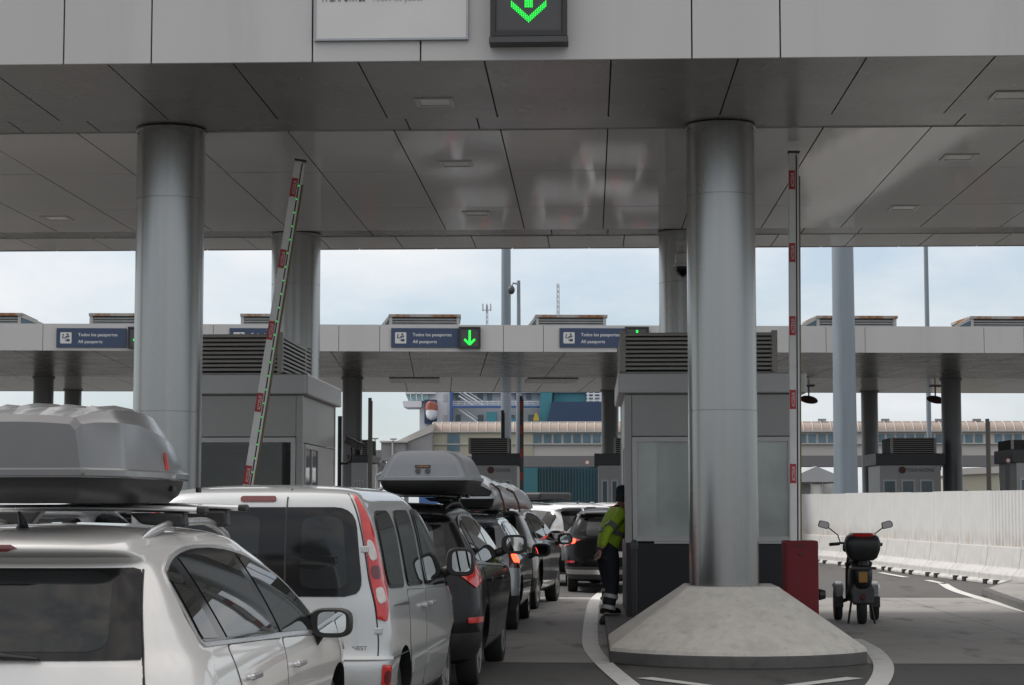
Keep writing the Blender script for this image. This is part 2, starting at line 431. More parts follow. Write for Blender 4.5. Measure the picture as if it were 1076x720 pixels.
# ------------------------------------------------------------------ ground
mb = MB(); S = 900
mb.add([(-S, -200, 0), (S, -200, 0), (S, 1500, 0), (-S, 1500, 0)], [[0, 1, 2, 3]])
struct('ground', mb, M['asphalt'])
mb = MB()
for i in range(-7, 9):
    x0 = i * 5.0 + .6; x1 = x0 + 4.988
    for (y0, y1) in ((21.2, 26.2), (26.212, 31.2), (31.212, 36.0)):
        mb.add([(x0, y0, .004), (x1, y0, .004), (x1, y1, .004), (x0, y1, .004)], [[0, 1, 2, 3]])
struct('concrete_apron', mb, M['concrete_slab'])

def strip(pts, w, z=.009):
    m = MB(); pts = [Vector((p[0], p[1], 0)) for p in pts]
    L = []; R = []
    for i, p in enumerate(pts):
        d = (pts[min(i + 1, len(pts) - 1)] - pts[max(0, i - 1)]).normalized(); nn = Vector((-d.y, d.x, 0)) * (w[i] if isinstance(w, list) else w) / 2
        L.append((p.x + nn.x, p.y + nn.y, z)); R.append((p.x - nn.x, p.y - nn.y, z))
    n = len(pts)
    m.add(L + R, [[i, i + 1, n + i + 1, n + i] for i in range(n - 1)])
    return m
def smooth_pts(pts, k=8):
    out = []
    for i in range(len(pts) - 1):
        p0 = Vector(pts[max(i - 1, 0)][:2]); p1 = Vector(pts[i][:2]); p2 = Vector(pts[i + 1][:2]); p3 = Vector(pts[min(i + 2, len(pts) - 1)][:2])
        for j in range(k):
            t = j / k
            q = .5 * ((2 * p1) + (p2 - p0) * t + (2 * p0 - 5 * p1 + 4 * p2 - p3) * t * t + (3 * p1 - p0 - 3 * p2 + p3) * t ** 3)
            out.append((q.x, q.y))
    out.append(tuple(pts[-1][:2])); return out
la = [gnd(*p) for p in ((646, 614), (627, 629), (622, 645), (620, 668), (622, 682), (634, 697), (652, 713), (676, 732))]
struct('road_line', strip(smooth_pts(la), .2), M['line'])
lb = [gnd(*p) for p in ((896, 672), (916, 683), (927, 696), (928, 708), (920, 722), (905, 735))]
struct('road_line', strip(smooth_pts(lb), .21), M['line'])
c0 = gnd(787, 727); cl = gnd(677, 713); cr = gnd(898, 713)
struct('road_line', strip([cl, c0, cr], .2), M['line'])
le = [gnd(*p) for p in ((990, 613), (1004, 621), (1040, 632), (1085, 645))]
struct('road_line', strip(smooth_pts(le), .2), M['line'])
for (a, b) in (((858, 591), (872, 593)), ((886, 596), (905, 599)), ((925, 602), (952, 607)), ((974, 610), (994, 614))):
    struct('road_line', strip([gnd(*a), gnd(*b)], .16), M['line'])
ll = [gnd(*p) for p in ((600, 626), (560, 626))]
# raised pavement at the right edge
pv = [gnd(1032, 626), gnd(1046, 632), gnd(1062, 638), gnd(1090, 648), gnd(1140, 640), gnd(1140, 617), gnd(1060, 617)]
struct('kerb', MB().prism([(p.x, p.y) for p in pv], 0, .14), M['kerb'], bevel=.02)
struct('pavement', MB().prism(inset([(p.x, p.y) for p in pv], .12), .12, .145), M['concrete_slab'])

# traffic islands ---------------------------------------------------
def nose(cx, hw, yf, dep, yb, n=32, m=6):
    R = (hw * hw + dep * dep) / (2 * dep); pts = []
    for i in range(n + 1):
        x = -hw + 2 * hw * i / n; pts.append((cx + x, yf + R - math.sqrt(R * R - x * x)))
    for i in range(1, m): pts.append((cx + hw, yf + dep + (yb - yf - dep) * i / m))
    for i in range(0, m + 1): pts.append((cx + hw - 2 * hw * i / m, yb))
    for i in range(1, m): pts.append((cx - hw, yb + (yf + dep - yb) * i / m))
    return pts
def island_outline(cx, hw, y0, y1): return nose(cx, hw, 20.43, .75, y1)
OFFL = -7.03
for dx in (0., -6.35):
    o = MB().prism(island_outline(1.58 + dx, 1.375, 20.2, 33.4), 0, .13).build('traffic_island', M['kerb'], bevel=.012)
    o['kind'] = 'structure'

def plinth(x, label):
    t = MB()
    rings = [[Vector((p[0], p[1], z)) for p in nose(x + .03, hw, yf, dep, yb)] for (hw, yf, dep, yb, z) in ((1.372, 20.434, .75, 23.25, .131), (1.366, 20.442, .748, 23.24, .172), (.515, 21.63, .13, 22.78, .778), (.50, 21.65, .12, 22.76, .79))]
    t.loft(rings)
    o = t.build('concrete_plinth', M['plinth'], smooth=22, bevel=.006, seg=1)
    tag(o, label, 'plinth', 'concrete plinths around the front columns')
plinth(1.55, 'pale flared concrete plinth around the front column beside the red gate cabinet')
plinth(-4.8, 'concrete column plinth hidden behind the silver cars with the roof box')

# ------------------------------------------------------------------ near canopy
ZC = 6.025
can = thing('toll_canopy', 'large grey metal canopy over the lanes, the nearer one with a white sign', 'canopy', (0, 18.7, 0))
fas = MB()
xs = [-14.6, -13.4, -12.2, -10.9, -9.7, -7.5, -6.3, -5.16, -4.29, -2.70, -1.638, 1.004, 1.859, 4.35, 5.2, 7.3, 8.2, 10.5, 11.4, 14.6]
for i in range(len(xs) - 1):
    fas.box(xs[i] + .007, xs[i + 1] - .007, 18.70, 18.73, ZC - .012, 6.95)
fas.build('fascia', M['aluminium'], can, world=True, bevel=.004, seg=1)
MB().box(-14.6, 14.6, 18.735, 18.76, ZC + .02, 6.95).build('fascia_backing', M['gap'], can, world=True)
def soffit(name, m, y0, y1, z, xg, ygs, thick=.02, g=.008):
    s = MB()
    ys = [y0] + ygs + [y1]
    for j in range(len(ys) - 1):
        for i in range(len(xg) - 1):
            dz = [random.uniform(-.0025, .0025) for _ in range(4)]
            a, b, c, d = xg[i] + g, xg[i + 1] - g, ys[j] + (g * .5 if j else 0), ys[j + 1] - (g * .5)
            lo = [(a, c, z + dz[0]), (b, c, z + dz[1]), (a, d, z + dz[2]), (b, d, z + dz[3])]
            vs = lo + [(p[0], p[1], z + thick) for p in lo]
            s.add(vs, [[0, 2, 3, 1], [4, 5, 7, 6], [0, 1, 5, 4], [2, 6, 7, 3], [0, 4, 6, 2], [1, 3, 7, 5]])
    return s.build(name, m, can, world=True)
XG = [.22 + 1.24 * k for k in range(-12, 13)]
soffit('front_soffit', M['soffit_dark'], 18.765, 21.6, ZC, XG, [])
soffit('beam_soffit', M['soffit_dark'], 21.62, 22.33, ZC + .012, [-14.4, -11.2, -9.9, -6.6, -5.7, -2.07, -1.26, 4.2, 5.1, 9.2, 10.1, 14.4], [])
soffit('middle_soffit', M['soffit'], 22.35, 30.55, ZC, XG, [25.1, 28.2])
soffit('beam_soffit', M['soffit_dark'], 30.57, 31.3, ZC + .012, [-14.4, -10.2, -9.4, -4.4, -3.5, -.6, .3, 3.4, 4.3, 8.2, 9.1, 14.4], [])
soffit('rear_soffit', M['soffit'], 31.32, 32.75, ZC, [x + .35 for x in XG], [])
MB().box(-14.6, 14.6, 18.77, 32.75, ZC + .035, 6.9).build('roof_slab', M['gap'], can, world=True)
fb = MB()
for i in range(-11, 12): fb.box(i * 1.3 + .006, i * 1.3 + 1.294, 32.77, 32.8, ZC - .012, 6.95)
fb.build('rear_fascia', M['aluminium'], can, world=True)
def column(x, y, z0, z1, r, par):
    c = MB()
    js = [z0 + 2.6 - .4, z0 + 4.75 - .4]
    js = [2.75, 5.2]
    prof = [(r, z0)]
    for j in js: prof += [(r, j - .006), (r - .008, j - .004), (r - .008, j + .004), (r, j + .006)]
    prof += [(r, z1 - .03), (r + .015, z1 - .028), (r + .015, z1 - .006)]
    c.lathe(prof, 64, Matrix.Translation((x, y, 0)))
    return c.build('column', M['column'], par, world=True, smooth=40)
for (x, y, z0) in ((1.506, 22.2, .78), (-4.841, 22.2, .78), (1.50, 31.0, .125), (-4.71, 31.0, .125), (-11.1, 22.2, 0), (-11.1, 31.0, 0), (7.9, 31.0, 0)):
    column(x, y, z0, ZC, .39, can)
# ceiling lights
def ceiling_light(px, py, label, z=ZC, w=.42, d=.42, grp='recessed lights in the near canopy'):
    p = gnd(px, py, z)
    t = thing('ceiling_light', label, 'ceiling light', (p.x, p.y, z - .013), 0, grp)
    f = MB()
    f.box(-w / 2, w / 2, -d / 2, -d / 2 + .05, 0, .022); f.box(-w / 2, w / 2, d / 2 - .05, d / 2, 0, .022)
    f.box(-w / 2, -w / 2 + .05, -d / 2 + .05, d / 2 - .05, 0, .022); f.box(w / 2 - .05, w / 2, -d / 2 + .05, d / 2 - .05, 0, .022)
    f.build('frame', M['booth_light'], t)
    MB().box(-w / 2 + .052, w / 2 - .052, -d / 2 + .052, d / 2 - .052, .008, .02).build('diffuser', M['diffuser'], t)
for (px, py, l) in ((457, 107, 'square recessed ceiling light under the canopy edge below the white sign'),
                    (479, 172, 'recessed ceiling light between the two front columns, nearest the beam'),
                    (501, 224, 'recessed ceiling light close to the rear edge, between the two raised gate arms'),
                    (60, 229, 'recessed ceiling light beside the far side of the column behind the roof box'),
                    (1063, 100, 'recessed ceiling light in the dark front soffit beyond the vertical gate arm'),
                    (1008, 165, 'recessed ceiling light in the pale soffit, above the scooter lane'),
                    (950, 218, 'recessed ceiling light above the blue-grey mast near the rear edge'),):
    ceiling_light(px, py, l)

# white sign and lane signal on the near fascia
p0 = at(330, 43, 18.66); p1 = at(492, 43, 18.66)
sg = thing('notice_sign', 'white rectangular sign with dark lettering on the near canopy fascia', 'sign', (p0.x, 18.66, p0.z))
W = p1.x - p0.x
MB().box(.02, W - .02, 0, .03, .02, .82).build('sign_board', M['sign_white'], sg)
fr = MB(); fr.box(0, W, -.006, .034, 0, .02); fr.box(0, W, -.006, .034, .82, .84); fr.box(0, .02, -.006, .034, .02, .82); fr.box(W - .02, W, -.006, .034, .02, .82)
fr.build('sign_frame', M['sign_frame'], sg)
text('PASAPORTES', .14, M['dark_grey'], sg, width=.42, mtx=face_cam((.08, -.004, .385)))
text('Todos los paises', .09, M['sign_frame'], sg, width=.5, mtx=face_cam((.56, -.004, .388)))
p0 = at(515, 45, 18.5); p1 = at(596, 45, 18.5)
W = p1.x - p0.x
sgn = thing('lane_signal', 'black lane signal box with green dotted arrow beside the white sign', 'signal', (p0.x, 18.5, p0.z), 0, 'green arrow lane signals')
cs = MB(); cs.box(0, W, .04, .2, .06, .80)
cs.box(0, .05, 0, .04, .06, .80); cs.box(W - .05, W, 0, .04, .06, .80); cs.box(.05, W - .05, 0, .04, .06, .12); cs.box(.05, W - .05, 0, .04, .74, .80)
cs.build('housing', M['black'], sgn, bevel=.008)
MB().box(-.01, W + .01, -.02, .2, 0, .055).build('visor_tray', M['dark_grey'], sgn)
MB().box(.055, W - .055, .02, .038, .125, .735).build('screen', M['dark_grey'], sgn)
dots = MB(); q = .0165; cxw = W / 2 - .0; tipz = .205
def dot(u, v):
    dots.box(u - .0055, u + .0055, .012, .019, v - .0055, v + .0055)
for k in range(11):
    for j in range(4):
        for s in (-1, 1):
            dot(cxw + s * (k * q), tipz + k * q * .92 + j * q)
for k in range(9, 32):
    for j in range(-2, 3): dot(cxw + j * q, tipz + k * q)
dots.build('arrow', M['led_green'], sgn)

# ------------------------------------------------------------------ passport booths (near)
def slats(m, x0, x1, y0, y1, z0, z1, n, axis='front'):
    for i in range(n):
        z = z0 + (z1 - z0) * (i + .5) / n; h = (z1 - z0) / n
        if axis == 'front':
            v = [(x0, y0, z + h * .16), (x1, y0, z + h * .16), (x1, y0, z - h * .38), (x0, y0, z - h * .38), (x0, y0 + .07, z + h * .45), (x1, y0 + .07, z + h * .45), (x1, y0 + .07, z + h * .35), (x0, y0 + .07, z + h * .35)]
        else:
            xa = x0; xb = x0 + (.07 if axis == 'left' else -.07)
            v = [(xa, y0, z + h * .12), (xa, y1, z + h * .12), (xa, y1, z - h * .42), (xa, y0, z - h * .42), (xb, y0, z + h * .45), (xb, y1, z + h * .45), (xb, y1, z + h * .35), (xb, y0, z + h * .35)]
        m.add(v, [[0, 1, 2, 3], [4, 5, 1, 0], [5, 6, 2, 1], [6, 7, 3, 2], [7, 4, 0, 3], [7, 6, 5, 4]])
def make_booth(label, loc, glass):
    t = thing('passport_booth', label, 'booth', loc, 0, 'passport booths under the near canopy')
    # local: x 0..2.47, y 0..3.6, z from the island top
    z = .13
    MB().box(.02, 2.45, .02, 3.58, 0, 1.03).build('base', M['booth_base'], t)
    w = MB()
    w.box(0, .1, 0, .1, 1.03, 3.12); w.box(2.37, 2.47, 0, .1, 1.03, 3.12)      # corner posts
    w.box(0, .1, 3.5, 3.6, 1.03, 3.12); w.box(2.37, 2.47, 3.5, 3.6, 1.03, 3.12)
    w.box(.105, 2.365, .012, .1, 2.53, 3.12)
    w.box(.105, 2.365, 3.5, 3.588, 1.03, 3.12)
    for xa, xb in ((.012, .1), (2.37, 2.458)):
        w.box(xa, xb, .105, 1.5, 2.45, 3.12); w.box(xa, xb, 1.51, 3.495, 2.45, 3.12); w.box(xa, xb, 1.72, 3.495, 1.03, 2.44)
        w.box(xa, xb, .105, .3, 1.03, 2.44)
    w.build('wall', M['booth'], t, bevel=.006)
    # front window
    fr = MB(); x0, x1, z0, z1 = .108, 2.362, 1.05, 2.52
    fr.box(x0, x1, -.01, .06, z0, z0 + .07); fr.box(x0, x1, -.01, .06, z1 - .07, z1)
    fr.box(x0, x0 + .07, -.01, .06, z0 + .07, z1 - .07); fr.box(x1 - .07, x1, -.01, .06, z0 + .07, z1 - .07)
    wf = fr.build('window', M['booth_frame'], t, bevel=.006)
    MB().box(x0 + .07, x1 - .07, .025, .04, z0 + .07, z1 - .07).build('pane', M[glass], wf)
    MB().box(x0 + .3, x1, -.03, .0, z0 - .03, z0).build('sill', M['booth_frame'], wf)
    for xa, s in ((.012, -1), (2.458, 1)):
        fr = MB(); a, b = (xa - .01, xa + .05) if s < 0 else (xa - .05, xa + .01)
        fr.box(a, b, .31, .37, 1.05, 2.43); fr.box(a, b, 1.64, 1.7, 1.05, 2.43); fr.box(a, b, .37, 1.64, 1.05, 1.11); fr.box(a, b, .37, 1.64, 2.37, 2.43); fr.box(a, b, .98, 1.03, 1.11, 2.37)
        sf = fr.build('window', M['booth_frame'], t, bevel=.005)
        MB().box(a + .02, b - .02, .37, 1.64, 1.11, 2.37).build('pane', M['booth_glass_dark'], sf)
    c = MB()
    c.prism(rpoly([(-.09, -.1), (2.56, -.1), (2.56, 3.7), (-.09, 3.7)], .06, 3), 3.125, 3.42)
    c.build('cornice', M['booth_light'], t, bevel=.02)
    MB().box(-.03, 2.1, .02, 2.9, 3.42, 3.44).build('roof', M['booth'], t)
    lv = MB()
    slats(lv, .02, 2.08, -.03, 0, 3.46, 4.0, 9)
    slats(lv, -.05, 0, .05, 2.85, 3.46, 4.0, 9, 'left'); slats(lv, 2.15, 0, .05, 2.85, 3.46, 4.0, 9, 'right')
    lv.box(-.06, .02, -.04, .04, 3.44, 4.02); lv.box(2.08, 2.16, -.04, .04, 3.44, 4.02); lv.box(-.06, .02, 2.85, 2.93, 3.44, 4.02); lv.box(2.08, 2.16, 2.85, 2.93, 3.44, 4.02)
    l = lv.build('louvre_screen', M['louvre'], t)
    MB().box(.04, 2.06, .06, 2.84, 3.445, 3.985).build('cooling_unit', M['louvre_back'], l)
    return t
make_booth('grey passport booth with pale greenish window behind the front column and plinth', (.49, 27.6, .13), 'booth_glass')
bl = make_booth('grey passport booth with dark window behind the tilted gate arm and silver van', (-6.40, 27.6, .13), 'clear_pane')
bl.scale = (.94, 1, 1)
MB().box(.15, 2.3, 3.2, 3.3, 1.03, 2.5).build('inner_wall', M['beige_wall'], bl)
MB().box(1.72, 2.3, 2.9, 2.96, 1.5, 2.42).build('notice_board', M['dull_red'], bl)
MB().box(1.05, 1.42, 2.2, 2.3, 1.1, 2.3).build('steel_cabinet', M['navy_sign'], bl)
MB().box(1.0, 1.48, 2.15, 2.3, 2.3, 2.36).build('shelf', M['red_box'], bl)
MB().box(.2, 2.3, .5, 1.1, 1.03, 1.08).build('desk', M['booth_frame'], bl)
for xm_ in (.62, 1.6): MB().box(xm_ - .24, xm_ + .24, .75, .79, 1.2, 1.52).build('monitor', M['black'], bl, bevel=.01); MB().box(xm_ - .04, xm_ + .04, .76, .8, 1.08, 1.2).build('monitor_stand', M['black'], bl)
# ------------------------------------------------------------------ barrier gates
def make_gate(label, x, y, tilt):
    t = thing('barrier_gate', label, 'gate', (x, y, .13), 0, 'raised barrier gates')
    c = MB().box(-.14, .26, 0, .38, 0, 1.14).build('cabinet', M['red_box'], t, bevel=.02)
    d = MB(); d.box(-.11, .23, -.006, 0, .1, 1.06); d.build('cabinet_door', M['red_box'], c)
    lk = MB().lathe([(.016, 0), (.016, .02), (.001, .021)], 12, Matrix.Translation((.05, -.006, .98)) @ Matrix.Rotation(radians(90), 4, 'X')).build('lock', M['black'], c)
    MB().box(-.02, .1, -.008, 0, 1.075, 1.09).build('lock', M['black'], c)
    MB().lathe([(.05, 0), (.07, .02), (.05, .09)], 20, Matrix.Translation((.262, .15, .5)) @ Matrix.Rotation(radians(90), 4, 'Y')).build('knob', M['black'], c, smooth=40)
    R_ = Matrix.Translation((.0, .12, 1.0)) @ Matrix.Rotation(tilt, 4, 'Y')
    Lm = 4.805 if tilt < .1 else 4.80
    a = MB().box(-.065, .02, -.035, .035, .1, Lm + .0, R_)
    arm = a.build('arm', M['white_arm'], t, bevel=.008)
    MB().box(.021, .036, -.022, .03, .12, Lm - .02, R_).build('led_channel', M['black'], arm)
    MB().box(.037, .058, -.03, .035, .12, Lm - .03, R_).build('edge_rail', M['white_arm'], arm)
    MB().box(.059, .076, -.02, .04, .12, Lm - .28, R_).build('rubber_edge', M['arm_side'], arm)
    MB().box(-.072, .07, -.042, .042, Lm, Lm + .025, R_).build('end_cap', M['dark_grey'], arm)
    zs = [Lm - .33 - .885 * k for k in range(5)]
    for zc in zs:
        MB().box(-.064, .012, -.0395, -.036, zc - .115, zc + .115, R_).build('label', M['arm_red'], arm)
        mt = R_ @ Matrix.Translation((.0, -.0405, zc - .085)) @ Matrix.Rotation(radians(90), 4, 'X') @ Matrix.Rotation(radians(90), 4, 'Z')
        text('ACCESUR', .042, M['white_text'], arm, 'label_lettering', width=.17, mtx=mt)
    return t, arm, R_, Lm
g1, arm1, R1, L1 = make_gate('red gate cabinet with its arm raised upright beside the front column', 2.44, 23.35, radians(.45))
g2, arm2, R2, L2 = make_gate('tilted raised gate arm lit by green lamps in front of the dark booth', -4.24, 23.35, radians(8.6))
ld = MB()
for k in range(26):
    z = .3 + k * .168
    ld.box(.024, .033, -.03, -.0235, z - .008, z + .008, R2)
ld.build('led_lamps', M['led_green'], arm2)
# bollard post on the island
p = Vector((.545, 24.4, .13))
t = thing('bollard_post', 'thin black post on the island in front of the booth base', 'post', p)
MB().tube([(0, 0, 0), (0, 0, 1.1)], .035, 12).build('pole', M['black'], t, smooth=40)
MB().lathe([(.09, 0), (.09, .015), (.04, .02)], 16).build('base_plate', M['black'], t)
MB().lathe([(.045, 1.02), (.05, 1.05), (.05, 1.1), (.02, 1.13), (.001, 1.135)], 16).build('cap', M['dark_grey'], t, smooth=40)
# cctv on pipe by the far corner of the dark booth
px = at(357, 470, 31.6)
t = thing('security_camera', 'grey box security camera on a bent pipe beside the dark booth', 'camera', (px.x, 31.6, .13))
MB().tube([(0, 0, 0), (0, 0, 3.0)], .035, 10).build('pole', M['black'], t, smooth=40)
z0 = at(357, 487, 31.6).z - .13; z1 = at(357, 478, 31.6).z - .13
MB().tube([(0, 0, z0), (.12, 0, z0), (.18, 0, z0 + .05), (.2, 0, z0 + .14), (.19, 0, z0 + .26)], .022, 8).build('bracket', M['black'], t, smooth=40)
cm = Matrix.Translation((.2, -.02, z0 + .33)) @ Matrix.Rotation(radians(25), 4, 'Y') @ Matrix.Rotation(radians(-35), 4, 'Z')
MB().box(-.12, .2, -.06, .06, -.055, .055, cm).build('camera_body', M['dark_grey'], t, bevel=.01)
MB().box(-.14, .23, -.07, .07, .058, .07, cm).build('sun_shield', M['dark_grey'], t)
# dome camera on the back column
pd = at(717, 280, 30.6)
t = thing('dome_camera', 'pale dome security camera hanging on the rear column', 'camera', (pd.x, 30.56, pd.z))
MB().box(-.09, .09, .0, .09, .12, .42).build('wall_bracket', M['sign_white'], t, bevel=.02)
MB().lathe([(.07, .2), (.12, .17), (.13, .02), (.15, 0), (.15, -.03)], 24, Matrix.Translation((0, -.12, 0))).build('camera_body', M['sign_white'], t, smooth=40)
MB().lathe([(.12, -.031), (.115, -.09), (.08, -.15), (.001, -.175)], 24, Matrix.Translation((0, -.12, 0))).build('dome', M['black_gloss'], t, smooth=60)
MB().tube([(0, -.1, .2), (0, -.04, .3)], .03, 10).build('arm', M['sign_white'], t)

# ------------------------------------------------------------------ far canopy (slightly turned)
A2 = radians(4.4); Y2 = 60.5; Z2 = 6.42
can2 = thing('toll_canopy', 'farther grey canopy carrying a row of blue passport signs', 'canopy', (0, Y2, 0), A2)
M2 = can2.matrix_basis.copy()
def loc2(px, py, d):      # local coords in the far canopy's frame at local depth d
    r_ = ray(px, py); o = Vector((0, 0, H)); n = Vector((-sin(A2), cos(A2), 0)); q = Vector((0, Y2, 0))
    t = ((q - o).dot(n) + d) / r_.dot(n)
    return M2.inverted() @ (o + r_ * t)
fx = sorted([loc2(px, 355, 0).x for px in (45, 165, 224, 356, 399, 529, 571, 868, 909, 1034, 1076, 715, 757)] + [-30, -27, -24, -22, -19.5, -18.2, 17, 19, 22, 25])
f = MB()
for i in range(len(fx) - 1): f.box(fx[i] + .008, fx[i + 1] - .008, 0, .04, Z2, 7.25)
f.build('fascia', M['aluminium'], can2)
MB().box(-30, 25, .045, .08, Z2 + .02, 7.23).build('fascia_backing', M['gap'], can2)
def soffit2(name, m, y0, y1, z, x0, w):
    s = MB(); x = -30 + x0
    while x < 25:
        s.box(x + .012, x + w - .012, y0, y1, z, z + .02); x += w
    s.build(name, m, can2)
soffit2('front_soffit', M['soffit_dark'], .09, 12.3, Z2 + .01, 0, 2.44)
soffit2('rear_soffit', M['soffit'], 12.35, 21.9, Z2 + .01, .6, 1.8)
MB().box(-30, 25, .09, 21.9, Z2 + .04, 7.15).build('roof_slab', M['gap'], can2)
MB().box(-30, 25, 21.92, 21.96, Z2, 7.25).build('rear_fascia', M['aluminium'], can2)
for px in (45, 370, 1000): 
    q = loc2(px, 450, 12.9); c = MB().lathe([(.37, 0), (.37, Z2 - .05), (.42, Z2 - .05), (.42, Z2)], 32, Matrix.Translation((q.x, 12.9, 0))); c.build('column', M['column_far'], can2, smooth=40)
for px in (76, 641, 914):
    q = loc2(px, 450, 20.8); c = MB().lathe([(.35, 0), (.35, Z2 - .05), (.4, Z2 - .05), (.4, Z2)], 32, Matrix.Translation((q.x, 20.8, 0))); c.build('column', M['column_far'], can2, smooth=40)
# flush dark service panels under the far soffit
for (a, b) in ((410, 462), (553, 605)):
    q0 = loc2(a, 404, 14.2); q1 = loc2(b, 404, 14.2)
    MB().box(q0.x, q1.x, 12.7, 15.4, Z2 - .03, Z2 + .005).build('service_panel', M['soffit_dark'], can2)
# signs + signals on the far fascia
SIGNS = ((59, 133, 'blue passport sign on the far fascia beside the big column behind the roof box'),
         (241, 315, 'blue passport sign mostly hidden by the booth louvre and the tilted gate arm'),
         (411, 482, 'blue passport sign fully in view with a lit green arrow next to it'),
         (588, 656, 'blue passport sign whose end is covered by the booth louvre behind the column'))
ARR = {0: (134, 158), 2: (482, 505), 3: (657, 682)}
ALAB = {0: 'far lane signal with green arrow partly hidden behind the big front column', 2: 'far lane signal with a whole green arrow beside the blue sign', 3: 'far lane signal cut off below by the booth louvre'}
for i, (a, b, l) in enumerate(SIGNS):
    q0 = loc2(a, 365, -.06); q1 = loc2(b, 345, -.06)
    w = q1.x - q0.x; h = q1.z - q0.z
    wp = M2 @ Vector((q0.x, -.06, q0.z))
    s = thing('passport_sign', l, 'sign', wp, A2, 'blue passport signs on the far fascia')
    MB().box(0, w, 0, .055, 0, h).build('sign_board', M['navy_sign'], s, bevel=.006)
    ic = MB().prism(rpoly([(.12, h * .2), (.12 + h * .58, h * .2), (.12 + h * .58, h * .78), (.12, h * .78)], .03, 3), -.004, 0, Matrix.Rotation(radians(90), 4, 'X') @ Matrix.Diagonal((1, 1, -1, 1))).build('icon', M['sign_white'], s)
    pk = MB(); ux = .12; k = h * .58
    def blk(x0, x1, z0, z1): pk.box(ux + k * x0, ux + k * x1, -.008, -.0042, h * .2 + k * z0, h * .2 + k * z1)
    blk(.2, .32, .7, .85); blk(.18, .28, .45, .66); blk(.3, .5, .45, .53); blk(.45, .55, .53, .64); blk(.56, .72, .74, .9); blk(.55, .65, .5, .7); blk(.68, .8, .55, .72); blk(.55, .84, .18, .4); blk(.42, .52, .25, .33)
    pk.build('pictogram', M['navy_sign'], ic)
    x0 = .12 + h * .58 + .2
    text('Todos los pasaportes', h * .17, M['white_text'], s, width=min(1.2, w - x0 - .1), mtx=face_cam((x0, -.003, h * .58)))
    text('All passports', h * .17, M['white_text'], s, width=min(1.2, w - x0 - .1) * .62, mtx=face_cam((x0, -.003, h * .22)))
    if i in ARR:
        a0, b0 = ARR[i]
        q0 = loc2(a0, 366, -.16); q1 = loc2(b0, 343.5, -.16); w = q1.x - q0.x; h = q1.z - q0.z
        s = thing('lane_signal', ALAB[i], 'signal', M2 @ Vector((q0.x, -.16, q0.z)), A2, 'green arrow lane signals')
        c = MB(); c.box(0, w, .03, .15, 0, h); c.box(0, w, -.02, .03, h - .05, h); c.box(0, .05, -.02, .03, 0, h - .05); c.box(w - .05, w, -.02, .03, 0, h - .05); c.box(.05, w - .05, -.02, .03, 0, .05)
        c.build('housing', M['black'], s)
        MB().box(.055, w - .055, .015, .028, .055, h - .055).build('screen', M['dark_grey'], s)
        ar = MB(); cx = w / 2; r = .034
        ar.tube([(cx, .005, h * .84), (cx, .005, h * .2)], r, 8); ar.tube([(cx - w * .24, .005, h * .42), (cx, .002, h * .17)], r, 8); ar.tube([(cx + w * .24, .002, h * .42), (cx, .005, h * .17)], r, 8)
        ar.build('arrow', M['led_green'], s)
# rooftop units
UN = ((-55, 22, 1, 'rusty-topped roof unit at the far end of the row, its sloped end in view'),
      (94, 170, 0, 'rusty-topped roof unit half hidden by the big column behind the roof box'),
      (253, 330, 0, 'rusty-topped roof unit above the blue sign behind the tilted gate arm'),
      (409, 483, -1, 'rusty-topped roof unit directly above the fully visible green arrow sign'),
      (563, 637, -1, 'rusty-topped roof unit under the thin lattice mast'),
      (858, 942, -2, 'rusty-topped roof unit standing behind the blue-grey mast'),
      (1020, 1100, -2, 'rusty-topped roof unit with a blue sloped end beyond the thin pole'))
for (a, b, sl, l) in UN:
    q0 = loc2(a, 336, 3.0); q1 = loc2(b, 336, 3.0); w = q1.x - q0.x
    zt = at(600, 331, Y2 + 3).z; z0 = 7.15
    wp = M2 @ Vector((q0.x, 3.0, z0))
    s = thing('roof_unit', l, 'roof unit', wp, A2, 'louvred units on the far canopy roof'); h = zt - z0
    for (xa_, ya_) in ((0, 0), (w - .1, 0), (0, 2.3), (w - .1, 2.3)): MB().box(xa_, xa_ + .1, ya_, ya_ + .1, 0, h - .09).build('post', M['unit_white'], s)
    MB().box(-.02, w + .04, -.03, 2.43, h - .09, h).build('top_rail', M['rust'], s)
    lv = MB(); n = 7
    for k in range(n):
        z = .05 + (h - .16) * k / n; lv.box(.1, w - .1, .03, .09, z, z + (h - .16) / n * .55)
    lv.box(.1, w - .1, .12, 2.3, 0, h - .1)
    lv.build('louvre', M['unit_slat'], s)
    if sl:
        ex = {1: 1.6, -1: .55, -2: 1.25}[sl]
        sgn_ = 1 if sl > 0 else -1; xb = w if sl > 0 else 0
        tri = MB(); tri.add([(xb, .0, h - .02), (xb + sgn_ * ex, .0, 0), (xb + sgn_ * (ex - .14), .0, 0), (xb, .0, h - .14),
                             (xb, .1, h - .02), (xb + sgn_ * ex, .1, 0), (xb + sgn_ * (ex - .14), .1, 0), (xb, .1, h - .14)], [[0, 1, 2, 3], [7, 6, 5, 4], [0, 4, 5, 1], [1, 5, 6, 2], [2, 6, 7, 3], [3, 7, 4, 0]])
        tri.build('sloped_frame', M['unit_white'], s)
        g = MB(); g.add([(xb, .03, h - .14), (xb + sgn_ * (ex - .14), .03, 0), (xb, .03, 0), (xb, 2.3, h - .14), (xb + sgn_ * (ex - .14), 2.3, 0), (xb, 2.3, 0)], [[0, 1, 2], [3, 5, 4], [0, 3, 4, 1], [0, 2, 5, 3], [1, 4, 5, 2]])
        g.build('sloped_glazing', M['blue_glass'], s)

